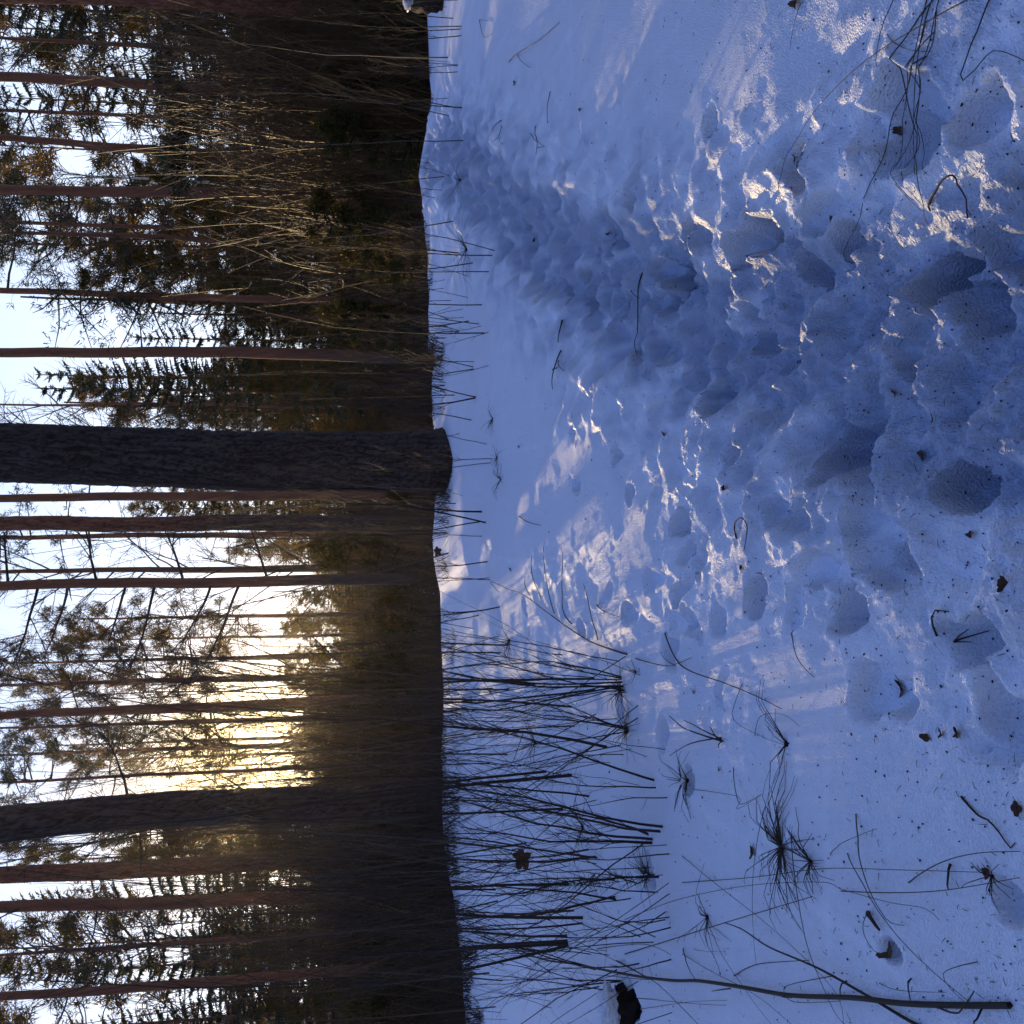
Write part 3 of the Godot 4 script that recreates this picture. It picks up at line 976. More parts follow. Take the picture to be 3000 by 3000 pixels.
func build_saplings() -> void:
	rng.seed = 31
	var dark := Color(0.040, 0.032, 0.027)
	# the clumps and stems that stand out against the snow: name of the spot, foot, tips (1932nds of the photo), thickness at the foot in metres
	var C := [
		["bare shrub of eight thin stems rising from a reddish tangle at the sunlit patch", [1176, 1300], [[560, 1268], [700, 1250], [640, 1225], [780, 1212], [850, 1262], [600, 1310], [720, 1190], [900, 1335]], 0.010],
		["bare shrub of spreading thin stems, next below the reddish tangle", [1186, 1378], [[860, 1292], [900, 1330], [950, 1345], [830, 1400], [780, 1340], [1010, 1300]], 0.009],
		["single stout dark sapling standing clear of the shrubs below the reddish tangle", [1146, 1416], [[330, 1330]], 0.017],
		["leaning sapling with crooked shoots ending beside a dark grass hole", [1240, 1480], [[830, 1360], [900, 1440]], 0.012],
		["straight upright stem above the stout grey trunk's snow", [1112, 1507], [[560, 1516]], 0.012],
		["short cut stem standing behind the straight upright stem", [945, 1517], [[700, 1508]], 0.016],
		["two long stems leaning together toward the sun side", [1252, 1568], [[620, 1420], [840, 1478]], 0.013],
		["crossing stems forking low over the open snow", [1234, 1604], [[800, 1490], [870, 1560], [1000, 1535]], 0.014],
		["upright stem pair beside the hanging maple leaf", [1124, 1612], [[500, 1580], [640, 1600]], 0.016],
		["stem bearing the brown maple leaf", [1110, 1600], [[840, 1625]], 0.012],
		["dark stem with a short stub just below the maple leaf", [1072, 1655], [[420, 1668], [860, 1690]], 0.019],
		["slanting stem passing the green needle sprig", [1160, 1698], [[700, 1695], [860, 1720]], 0.013],
		["stout dark stem, first of the upright cluster near the bottom edge", [1100, 1733], [[200, 1752]], 0.021],
		["stout dark stem, second of the upright cluster near the bottom edge", [1098, 1741], [[480, 1702]], 0.016],
		["stout paired stems, third in the upright cluster near the bottom edge", [1072, 1768], [[80, 1735], [700, 1755]], 0.019],
		["tall black sapling curving up to the sky, last in the upright cluster", [1072, 1787], [[-60, 1838], [500, 1800]], 0.022],
		["twiggy leaning sapling spreading over the bottom corner snow", [1130, 1850], [[820, 1732], [900, 1790], [960, 1880]], 0.012],
		["thin sapling rising from beside the dark snowy stump", [1180, 1862], [[860, 1890], [940, 1850]], 0.010],
		["thin slanted stem between the snowy stump and the fallen branch", [1210, 1798], [[1030, 1830], [1110, 1730]], 0.010],
		["tall thin sapling curving past the sun on its upper side", [1120, 1290], [[60, 1330], [420, 1262]], 0.012],
		["tall curved sapling with bare twigs arching over the sun", [945, 1240], [[-40, 1212], [200, 1230]], 0.014],
		["forked stem rising before the thickest trunk", [928, 868], [[560, 880], [700, 845]], 0.010],
		["bent fork of two dark stems just below the thickest trunk", [906, 975], [[640, 940], [560, 985]], 0.017],
		["upright dark stem beside the bent fork", [917, 990], [[420, 975]], 0.016],
		["upright stem next below the bent fork, before the grey brown trunk", [910, 1012], [[600, 1015]], 0.011],
		["slim stem standing before the trunk with curling branches", [920, 1058], [[640, 1062]], 0.011],
		["twin slim stems with grass at their feet below the curling branches", [924, 1090], [[650, 1082], [700, 1108]], 0.011],
		["straight slim stem halfway from curling branches to dark red trunk", [942, 1142], [[560, 1130]], 0.012],
		["looped double stem close by the straight slim stem", [902, 1158], [[700, 1150], [720, 1170]], 0.011],
		["tall slim stem with a grass tuft at its foot, short of the reddish tangle", [960, 1218], [[430, 1214]], 0.013],
		["blocky twin cut stems standing before the thickest trunk's upper side", [900, 742], [[620, 726], [640, 745]], 0.018],
		["slim pale stem just above the thickest trunk", [890, 796], [[480, 772]], 0.014],
		["slim stem group on the near snow above the thickest trunk", [893, 690], [[660, 672], [690, 700], [720, 662]], 0.011],
		["bent twiggy sapling at the crest by the reddish trunk", [868, 620], [[640, 600], [700, 640]], 0.010],
		["pair of bare stems by the snowy stump at the top edge", [868, 57], [[640, 40], [690, 66]], 0.010],
		["three thin bare stems on the crest past the snowy stump", [865, 125], [[690, 112], [700, 132], [650, 140]], 0.009],
	]
	for q in C:
		var f := on_snow(q[1][0], q[1][1])
		var o := thing("sapling" if q[2].size() < 3 else "bare_shrub", f - Vector3(0, 0.08, 0), q[0], "sapling" if q[2].size() < 3 else "shrub", "bare saplings and shrubs")
		for tip in q[2]:
			var deep: float = -f.z + rng.randf_range(-0.1, 0.5)
			var e := ahead(tip[0] / 1932.0, tip[1] / 1932.0, deep) - o.position
			var b := MB.new()
			var foot := Vector3(rng.randf_range(-0.05, 0.05), 0, rng.randf_range(-0.05, 0.05)) if q[2].size() > 1 else Vector3.ZERO
			sapling_into(b, foot, e, q[3] * rng.randf_range(0.34, 0.60), int(clampf(e.length() * 20.0, 10, 44)), mix3(dark, 0.3), 6)
			part("stem", b.mesh(), M.twig, o)
	# thin whips and seedlings that cross one another over the near snow
	for k in 120:
		var f := on_snow(rng.randf_range(935.0, 1270.0), rng.randf_range(1225.0, 1925.0))
		var h := rng.randf_range(0.35, 1.9)
		var o := thing("whip", f - Vector3(0, 0.02, 0), "", "sapling", "thin whips over the near snow")
		whips.append(o)
		var b := MB.new()
		sapling_into(b, Vector3.ZERO, Vector3(rng.randfn(0.0, 0.33), 1.0, rng.randfn(0.0, 0.3)).normalized() * h, rng.randf_range(0.0016, 0.0040), rng.randi_range(4, 14), mix3(dark, 0.3), 4, 0.8)
		part("stem", b.mesh(), M.twig, o)
		o.set_meta("tall", h)
	whips.sort_custom(func(a, c): return seen(a.position).y < seen(c.position).y)
	for k in whips.size():
		var h: float = whips[k].get_meta("tall")
		whips[k].set_meta("label", "%s dark whip over the near snow, %s whip counted toward the photo's bottom edge" % ["long" if h > 1.2 else "knee high" if h > 0.6 else "tiny", ordinal(k + 1)])
	# a crowd of slimmer ones along the crest and in front of the shrubs
	var shapes := []
	for k in 12:
		shapes.append(sapling_shape(rng.randi_range(9, 20), 0.16, rng.randf_range(0.0028, 0.0048), mix3([Color(0.045, 0.034, 0.027), Color(0.10, 0.066, 0.038), Color(0.10, 0.085, 0.06)][k % 3], 0.2)))
	var crowd := []
	var spot := 0.5
	for k in 230:
		if k % 4 == 0:
			spot = rng.randf_range(0.0, 1.02)
		var across := clampf(spot + rng.randfn(0.0, 0.012), 0.0, 1.03)
		var dist := rng.randf_range(9.0, 12.6)
		if across > 0.66:
			dist = rng.randf_range(6.6, 12.6)
		elif across < 0.24:
			dist = rng.randf_range(10.6, 12.6)
			if rng.randf() < 0.45:
				continue
		var p := ahead(0.45, across, dist)
		p.y = snow(p.x, p.z) - 0.03
		if absf(off_sun(p)) < 1.5 and k % 3:
			continue
		var h := rng.randf_range(0.9, 3.2) if rng.randf() < 0.6 else rng.randf_range(0.35, 1.0)
		if across > 0.42 and rng.randf() < 0.28:
			h = rng.randf_range(3.4, 6.0)
		crowd.append([across, p, h])
	for k in 36:
		var p := ahead(0.45, rng.randf_range(0.69, 0.85), rng.randf_range(10.5, 14.0))
		p.y = snow(p.x, p.z) - 0.03
		crowd.append([seen(p).y, p, rng.randf_range(2.2, 5.5)])
	crowd.sort_custom(func(a, b): return a[0] < b[0])
	var used := {}
	for q in crowd:
		var tilt := Vector2(rng.randfn(0, 0.09), rng.randfn(0, 0.09))
		var words: String = ("tall" if q[2] > 2.4 else "waist high" if q[2] > 1.0 else "short") + (" leaning" if absf(tilt.x) > 0.09 else " upright") + " thin sapling"
		var o := thing("thin_sapling", q[1], stem_label(seen(q[1]).y, words, used), "sapling", "thin saplings along the crest")
		var m := part("stem", shapes[rng.randi() % 12], M.twig, o)
		m.scale = Vector3(q[2] * 0.38 + 0.6, q[2], q[2] * 0.38 + 0.6)
		m.rotation = Vector3(tilt.y, rng.randf() * TAU, tilt.x)

# ---------------------------------------------------------------- things on the snow
func stalk(b: MB, pts: Array, r: float, lift: float, col: Color, arch := 0.0) -> void:
	var c := Curve3D.new()
	var g := PackedVector3Array()
	for q in pts:
		g.append(on_snow(q[0], q[1]))
	for k in g.size():
		var t := Vector3.ZERO
		if k > 0 and k < g.size() - 1:
			t = (g[k + 1] - g[k - 1]) * 0.16
		c.add_point(g[k], -t, t)
	c.bake_interval = 0.03
	var fine := c.get_baked_points()
	var p := PackedVector3Array()
	for k in fine.size():
		var t := float(k) / maxf(1.0, fine.size() - 1)
		var w := fine[k]
		w.y = maxf(w.y + lift * t + arch * sin(t * PI), snow(w.x, w.z)) + r
		p.append(w)
	for pass_ in 10:   # a stalk does not follow every dent
		for k in range(1, p.size() - 1):
			p[k].y = maxf(p[k].y, (p[k - 1].y + p[k + 1].y) / 2.0)
	b.tube(p, radii(p.size() - 1, r, r * 0.45), 5, col, col.lerp(Color(0.12, 0.09, 0.05), 0.3))

func laid(called: String, label: String, category: String, lines: Array, r: float, lift: float, col: Color, mat: Material, arch := 0.0, part_name := "stalk", group := "") -> Node3D:
	var o := thing(called, Vector3.ZERO, label, category, group)
	var at := on_snow(lines[0][0][0], lines[0][0][1])
	o.position = at
	for k in lines.size():
		var b := MB.new()
		stalk(b, lines[k], r * (1.0 if k == 0 else 0.75), lift, mix3(col, 0.15), arch)
		for j in b.v.size():
			b.v[j] -= at
		part(part_name, b.mesh(), mat, o)
	return o

func dead_leaf(size: float, curl: float, lobes: int, deep := 0.28) -> ArrayMesh:
	var b := MB.new()
	var col := mix3(Color(0.10, 0.05, 0.025), 0.3)
	var n := 40
	var rim := []
	for k in n + 1:
		var a := TAU * k / n
		var rr := size * (1.0 - deep + deep * absf(cos(a * lobes * 0.5)) + rng.randf_range(-0.06, 0.06))
		rim.append(Vector3(cos(a) * rr, 0, sin(a) * rr * 0.8))
	for k in n + 1:
		rim[k].y = curl * (rim[k].x * rim[k].x) / size + rng.randf_range(-0.05, 0.05) * size
	rim[n] = rim[0]
	for k in n:
		b.tri(Vector3(0, 0.0, 0), rim[k], rim[k + 1], col)
		var d := Vector3(0, -0.0012, 0)
		b.tri(d, rim[k + 1] + d, rim[k] + d, col)
		b.quad(rim[k], rim[k] + d, rim[k + 1] + d, rim[k + 1], col)
	b.tube(PackedVector3Array([Vector3(0, 0.001, 0), Vector3(-size, size * 0.1, 0), Vector3(-size * 1.5, size * 0.35, 0.1 * size)]), PackedFloat32Array([0.0012, 0.001, 0.0008]), 3, col)
	return b.mesh()

func lump(size: Vector3, seed_: int, col: Color, amount := 0.35, seg := 14) -> ArrayMesh:
	var b := MB.new()
	var ns := noise(seed_, 1.6, 3)
	for j in seg + 1:
		var t := PI * j / seg
		for k in seg * 2:
			var a := TAU * k / (seg * 2)
			var o := Vector3(sin(t) * cos(a), cos(t), sin(t) * sin(a))
			var f := 1.0 + amount * ns.get_noise_3d(o.x, o.y, o.z) * 2.0
			b.v.append(o * f * size)
			b.n.append(o)
			b.c.append(mix3(col, 0.2))
	for j in seg:
		for k in seg * 2:
			var a := j * seg * 2 + k
			var e := j * seg * 2 + (k + 1) % (seg * 2)
			b.i.append(a); b.i.append(a + seg * 2); b.i.append(e)
			b.i.append(e); b.i.append(a + seg * 2); b.i.append(e + seg * 2)
	return b.mesh()

func grass_tuft(px: float, py: float, blades: int, len: float, label: String, flat := 0.35) -> void:
	var at := on_snow(px, py)
	var o := thing("grass_tuft", at, label, "grass tuft", "dead grass tufts in the snow")
	for k in blades:
		var b := MB.new()
		var a := rng.randf() * TAU
		var out := Vector3(cos(a), rng.randf_range(flat * 0.3, flat * 2.5), sin(a)).normalized()
		var l := len * rng.randf_range(0.4, 1.1)
		var p := PackedVector3Array()
		var kink := rng.randf_range(0.3, 0.8)
		for s in 7:
			var t := s / 6.0
			var y := out.y * l * t - l * 0.35 * maxf(0.0, t - kink) * 2.0
			var w := Vector3(out.x * l * t, 0, out.z * l * t) + Vector3(out.z, 0, -out.x) * 0.12 * l * t * t * sin(a * 5.0)
			w.y = maxf(y, snow(at.x + w.x, at.z + w.z) - at.y + 0.004)
			p.append(w)
		b.tube(p, radii(6, rng.randf_range(0.0012, 0.0024), 0.0007), 4, mix3(Color(0.055, 0.042, 0.025), 0.5))
		part("blade", b.mesh(), M.straw, o)
	var core := part("root_mat", lump(Vector3(0.016, 0.010, 0.02) * (len * 2.5), int(px), Color(0.02, 0.016, 0.012), 0.6, 9), M.lump, o)
	core.position.y = 0.0

func build_litter() -> void:
	rng.seed = 43
	var bark := Color(0.035, 0.027, 0.023)
	var straw := Color(0.075, 0.055, 0.03)
	var pale := Color(0.24, 0.18, 0.10)
	# the long fallen branch in the corner
	var g := laid("fallen_branch", "long dark fallen branch with a cut end, slanting across the bottom corner snow", "branch", [[[1911, 1896], [1788, 1895], [1705, 1891], [1621, 1881], [1505, 1876], [1418, 1861], [1338, 1849], [1287, 1848], [1211, 1838], [1111, 1818], [1024, 1801], [900, 1745]]], 0.0088, 0.10, bark, M.twig, 0.02, "limb")
	var gp := g.position
	for q in [[[[1745, 1938], [1721, 1925], [1655, 1881], [1565, 1825], [1478, 1785], [1430, 1752], [1398, 1740]], 0.005], [[[1768, 1897], [1780, 1900], [1835, 1909], [1855, 1898], [1883, 1866]], 0.0034], [[[1855, 1901], [1861, 1921], [1890, 1936]], 0.003], [[[1721, 1846], [1751, 1885], [1765, 1891]], 0.0026], [[[1599, 1851], [1620, 1877]], 0.003], [[[1380, 1865], [1370, 1868]], 0.003], [[[1495, 1882], [1505, 1877]], 0.003], [[[1290, 1790], [1338, 1846]], 0.003], [[[1164, 1812], [1250, 1850], [1300, 1890], [1345, 1932]], 0.003], [[[1128, 1790], [1230, 1780], [1290, 1800]], 0.0028]]:
		var b := MB.new()
		stalk(b, q[0], q[1], 0.06, bark, 0.01)
		for j in b.v.size():
			b.v[j] -= gp
		part("side_branch", b.mesh(), M.twig, g)
	laid("fallen_twig", "thin forked fallen twig spreading finger branches over the sunlit ripples", "twig", [[[1184, 1234], [1117, 1207], [1047, 1157], [1001, 1122], [974, 1112], [937, 1097], [954, 1117]], [[1080, 1177], [1072, 1144], [1077, 1061], [1074, 1034]], [[1047, 1157], [1042, 1077], [1039, 1031]], [[1021, 1127], [1016, 1077], [1017, 1049]], [[1129, 1207], [1127, 1141], [1117, 1101]], [[1127, 1141], [1151, 1151], [1187, 1164]], [[1001, 1122], [1004, 1087]]], 0.0052, 0.05, bark, M.twig, 0.02, "branch")
	laid("fallen_twig", "dark stick lying along the trodden path", "twig", [[[1221, 507], [1209, 547], [1208, 600], [1206, 643], [1203, 668]], [[1192, 548], [1208, 563]]], 0.0042, 0.0, bark, M.twig, 0.01, "branch")
	laid("fallen_twig", "crooked dark twig in the bare snow near the bottom right corner of the photo", "twig", [[[1816, 1503], [1851, 1538], [1871, 1546], [1890, 1570], [1910, 1600], [1918, 1590]]], 0.0035, 0.0, bark, M.twig, 0.005, "branch")
	laid("fallen_twig", "dark twig arched like a hook beside the stalk bundle", "twig", [[[1758, 397], [1795, 347], [1818, 332], [1838, 350], [1845, 377], [1828, 412]]], 0.0042, 0.0, bark, M.twig, 0.03, "branch")
	laid("fallen_twig", "thin twig bent in a loop on the blue snow between sunlit streaks", "twig", [[[1391, 1017], [1395, 991], [1413, 977], [1425, 994], [1418, 1017], [1405, 1039]]], 0.0036, 0.0, bark, M.twig, 0.03, "branch")
	laid("fallen_twig", "small forked twig on smooth snow, the one with two curls", "twig", [[[947, 227], [930, 248]], [[947, 237], [945, 260], [930, 268]], [[945, 260], [950, 272]]], 0.004, 0.0, bark, M.twig, 0.02, "branch")
	laid("fallen_twig", "small cross shaped twig on smooth snow past the two curled one", "twig", [[[1011, 238], [1017, 267], [1012, 291]], [[1002, 252], [1017, 267], [1027, 276]], [[1014, 279], [1028, 277]]], 0.004, 0.0, bark, M.twig, 0.01, "branch")
	laid("fallen_twig", "bare twig on the snow between the path and the thickest trunk", "twig", [[[1060, 661], [1052, 694], [1044, 734]], [[1055, 680], [1066, 700]], [[1052, 694], [1046, 700]]], 0.0055, 0.0, bark, M.twig, 0.02, "branch")
	laid("fallen_twig", "short straight twig alone on the snow before the bent fork", "twig", [[[980, 974], [1000, 985], [1022, 991]]], 0.004, 0.0, bark, M.twig, 0.01, "branch")
	laid("fallen_twig", "dark angled twig by the path's first bend near the crest side", "twig", [[[1062, 604], [1064, 620], [1055, 646]]], 0.006, 0.0, bark, M.twig, 0.02, "branch")
	laid("fallen_twig", "bent twig like an elbow over a deep footprint", "twig", [[[1770, 1200], [1772, 1180], [1776, 1151], [1793, 1154]]], 0.0035, 0.0, bark, M.twig, 0.02, "branch")
	laid("fallen_twig", "dark three pronged twig inside a deep footprint", "twig", [[[1801, 1211], [1820, 1205], [1868, 1190]], [[1801, 1211], [1829, 1187]], [[1801, 1211], [1835, 1211]]], 0.003, 0.0, bark, M.twig, 0.005, "branch")
	laid("fallen_twig", "long thin curved twig below the looped one at the lit streaks", "twig", [[[1498, 1190], [1506, 1230], [1518, 1254], [1538, 1278]]], 0.0022, 0.0, bark, M.twig, 0.01, "branch")
	laid("fallen_twig", "knobbly fallen twig beside the reddish tangle's footprints", "twig", [[[1256, 1194], [1290, 1254], [1376, 1288], [1428, 1310], [1476, 1337]]], 0.0036, 0.0, bark, M.twig, 0.02, "branch")
	laid("fallen_twig", "thin wiry twig with bent arms over the shaded snow", "twig", [[[1200, 1242], [1276, 1256], [1318, 1240]], [[1276, 1256], [1258, 1228]]], 0.0028, 0.03, bark, M.twig, 0.02, "branch")
	laid("fallen_twig", "branched stub twig standing by the sunlit comb marks", "twig", [[[1365, 1398], [1318, 1376], [1298, 1360], [1288, 1350]], [[1365, 1398], [1366, 1370]], [[1365, 1398], [1385, 1410]], [[1362, 1392], [1322, 1402], [1288, 1425]], [[1362, 1395], [1330, 1366], [1315, 1358]]], 0.0046, 0.06, bark, M.twig, 0.01, "branch")
	# stalk bundle at the top edge
	laid("grass_bundle", "bundle of long dark grass stalks running in from the photo's top edge", "dry grass", [[[1771, -10], [1751, 200], [1748, 333], [1761, 393], [1765, 423]], [[1763, -10], [1745, 120], [1740, 330]], [[1775, -10], [1762, 90], [1752, 260], [1755, 400]], [[1752, -10], [1736, 120], [1724, 210]], [[1764, 60], [1757, 230], [1760, 395]], [[1748, 40], [1742, 90], [1730, 230], [1736, 378]], [[1768, 20], [1766, 100], [1758, 220], [1764, 330]]], 0.0022, 0.02, Color(0.06, 0.045, 0.035), M.straw, 0.015)
	laid("grass_stalk", "long thin straw crossing from the stalk bundle to a leaf in a hole", "grass stalk", [[[1850, -10], [1828, 0], [1771, 37], [1655, 117], [1561, 208], [1501, 290], [1481, 333], [1478, 383]]], 0.0019, 0.0, straw, M.straw, 0.04)
	laid("grass_stalk", "thin straw slanting from the stalk bundle to the deep holes of the path", "grass stalk", [[[1748, 107], [1718, 213], [1681, 307], [1631, 420], [1595, 478], [1609, 497]]], 0.0019, 0.0, straw, M.straw, 0.03)
	laid("grass_stalk", "angular bent straw in the photo's top right corner", "grass stalk", [[[1871, -8], [1836, 142], [1851, 143], [1903, 98], [1935, 115]]], 0.0021, 0.0, straw, M.straw, 0.03)
	laid("grass_stalk", "short straight straw leaning beside the stalk bundle", "grass stalk", [[[1692, -8], [1675, 62], [1655, 126]], [[1674, 64], [1722, 93], [1760, 97]]], 0.0018, 0.0, straw, M.straw, 0.02)
	laid("grass_stalk", "thin straw beneath the dead leaf at the photo's top edge", "grass stalk", [[[1516, 2], [1505, 50], [1491, 92]]], 0.0014, 0.0, straw, M.straw, 0.015)
	laid("grass_stalk", "pale straw bent at a knot on the smooth snow near the top edge", "grass stalk", [[[961, 117], [975, 105], [1021, 77], [1057, 42]], [[977, 104], [1002, 128]]], 0.0042, 0.0, pale, M.straw, 0.02)
	laid("grass_stalk", "kinked faint straw beside the pale knotted one", "grass stalk", [[[905, 37], [917, 70], [931, 62]], [[905, 37], [930, 40]]], 0.0028, 0.0, straw, M.straw, 0.02)
	laid("grass_stalk", "slim dry straw lying beyond the cross shaped twig", "grass stalk", [[[1039, 173], [1036, 200], [1034, 232]]], 0.003, 0.0, straw, M.straw, 0.01)
	# long stalks by the big tuft
	var S := [
		["straight grass stalk slanting past the big tuft toward the fallen branch", [[1616, 1536], [1655, 1648], [1688, 1731], [1715, 1745]], 0.0022], ["grass stalk curving from the big tuft to the right edge of the photo", [[1715, 1665], [1805, 1625], [1871, 1608], [1935, 1606]], 0.002],
		["pale short grass stalk pointing away from the big tuft", [[1568, 1613], [1663, 1563]], 0.0015], ["long wavy grass stalk running under the big tuft", [[1180, 1735], [1288, 1698], [1421, 1671], [1561, 1663], [1608, 1678], [1688, 1701], [1755, 1713], [1781, 1735]], 0.0018],
		["stiff dark stalk with a blunt end below the big tuft", [[1180, 1800], [1288, 1770], [1541, 1691]], 0.0032], ["thin stalk falling straight from the big tuft to the photo's bottom edge", [[1494, 1574], [1541, 1765], [1588, 1905], [1608, 1935]], 0.0018],
		["thin stalk sloping across two others to the photo's bottom edge", [[1288, 1615], [1454, 1731], [1581, 1861], [1598, 1935]], 0.0016], ["long thin stalk ending at the fallen branch's thick end", [[1600, 1610], [1721, 1765], [1838, 1888]], 0.0018],
		["level stalk leading out of the big tuft, longest on its right", [[1288, 1665], [1431, 1655], [1571, 1638], [1705, 1640], [1855, 1645]], 0.002], ["level stalk next below the longest one right of the big tuft", [[1588, 1681], [1698, 1683], [1808, 1678], [1935, 1655]], 0.002],
		["bent stalk making a square corner by the fallen branch", [[1575, 1841], [1501, 1861], [1518, 1888], [1595, 1888]], 0.0018], ["zigzag stalk above the big tuft", [[1385, 1448], [1413, 1515], [1443, 1498]], 0.002], ["faint straw joined to the zigzag stalk", [[1308, 1488], [1408, 1501], [1408, 1525], [1443, 1500]], 0.0016],
		["upright thin stalk crossing the stiff dark one", [[1445, 1521], [1440, 1660], [1434, 1821]], 0.0014], ["curled thin grass stalk over the comb marks", [[1401, 1290], [1397, 1345], [1416, 1368], [1487, 1405]], 0.0014], ["arched thin grass stalk beside the comb marks", [[1425, 1388], [1450, 1352], [1490, 1346], [1516, 1370]], 0.0014],
		["sloping pale straw beside the dead leaf hole", [[1638, 1722], [1670, 1792], [1690, 1806]], 0.0015], ["thin straw below the small grass tuft left of the fallen branch", [[1310, 1790], [1375, 1795], [1372, 1788]], 0.0013], ["crossed thin straw pair low in the bottom corner", [[1288, 1800], [1420, 1862], [1500, 1932]], 0.0016],
		["single bent straw hanging over the bare snow right of the fallen branch", [[1844, 1815], [1808, 1835], [1820, 1865], [1850, 1910]], 0.0014], ["long slack straw under the fallen branch's fork", [[1660, 1855], [1721, 1866], [1795, 1872]], 0.0013], ["thin straw from the small left tuft to the bottom edge", [[1335, 1735], [1400, 1830], [1464, 1935]], 0.0014],
		["low thin straw close along the bottom edge of the photo", [[1200, 1880], [1330, 1893], [1376, 1896]], 0.002], ["second low straw along the bottom edge of the photo", [[1210, 1905], [1310, 1890], [1378, 1887]], 0.0018], ["drooping dry grass blade under the stiff dark stalk", [[1386, 1841], [1425, 1825], [1460, 1816], [1535, 1811]], 0.0026]]
	for q in S:
		laid("grass_stalk", q[0], "grass stalk", [q[1]], q[2], 0.012, straw, M.straw, 0.035, "stalk", "loose dry grass stalks")
	grass_tuft(1475, 1598, 70, 0.30, "biggest matted dead grass tuft amid long stalks", 0.25)
	grass_tuft(1530, 1625, 26, 0.20, "smaller matted grass tuft grown into the biggest one")
	grass_tuft(1297, 1472, 26, 0.22, "dead grass tuft in a dark melted hole, near the leaning sapling")
	grass_tuft(1485, 1403, 9, 0.28, "sparse wiry grass tuft beside the sunlit comb marks")
	grass_tuft(1335, 1730, 14, 0.26, "small wiry grass tuft left of the fallen branch's tip")
	grass_tuft(1200, 1268, 10, 0.12, "stubby tuft in a hole beside the reddish tangle")
	grass_tuft(962, 1208, 24, 0.28, "fan shaped grass tuft at the foot of a tall slim stem")
	grass_tuft(1172, 1302, 40, 0.22, "reddish tangle of fine shoots at the shrub's foot in the sun")
	grass_tuft(1184, 1380, 36, 0.20, "dark tangle of fine shoots at the second shrub's foot")
	grass_tuft(1872, 1652, 12, 0.10, "black sodden grass clump near the photo's right edge")
	grass_tuft(1225, 1650, 30, 0.20, "bristly dark tuft in the hollow by the green needle sprig")
	grass_tuft(1100, 1560, 20, 0.35, "loose grass tuft between the leaning stems, far side of the hollow")
	grass_tuft(1010, 1400, 20, 0.4, "loose grass tuft behind the single stout sapling")
	grass_tuft(930, 790, 12, 0.22, "tiny grass tuft before the thickest trunk, upper of two")
	grass_tuft(938, 862, 12, 0.22, "tiny grass tuft before the thickest trunk, lower of two")
	grass_tuft(945, 905, 14, 0.22, "tiny grass tuft just below the thickest trunk")
	grass_tuft(880, 470, 30, 0.6, "tangled bare twigs low on the crest by the path's far end")
	grass_tuft(868, 340, 16, 0.3, "wispy twigs beside the path's far end")
	# needle sprigs
	for q in [[1120, 1660, "green needle sprig stuck upright in the snow"], [1203, 1655, "green needle sprig drooping over the dark hollow"]]:
		var at := on_snow(q[0] + 40, q[1])
		var o := thing("pine_sprig", at, q[2], "pine sprig")
		var b := MB.new()
		for k in 110:
			var y := rng.randf_range(0.05, 0.42)
			sprig(b, Vector3(rv(0.02).x, y, rv(0.02).z), (Vector3(0, 0.5, 0) + rv(1.0)).normalized(), rng.randf_range(0.06, 0.11), 0.004, mix3(Color(0.03, 0.04, 0.018)))
		part("needles", b.mesh(), M.needle, o).set_meta("kind", "stuff")
		var s := MB.new()
		s.tube(PackedVector3Array([Vector3(0, -0.02, 0), Vector3(0.01, 0.2, 0), Vector3(0, 0.42, 0.02)]), PackedFloat32Array([0.006, 0.005, 0.003]), 5, bark)
		part("stem", s.mesh(), M.twig, o)
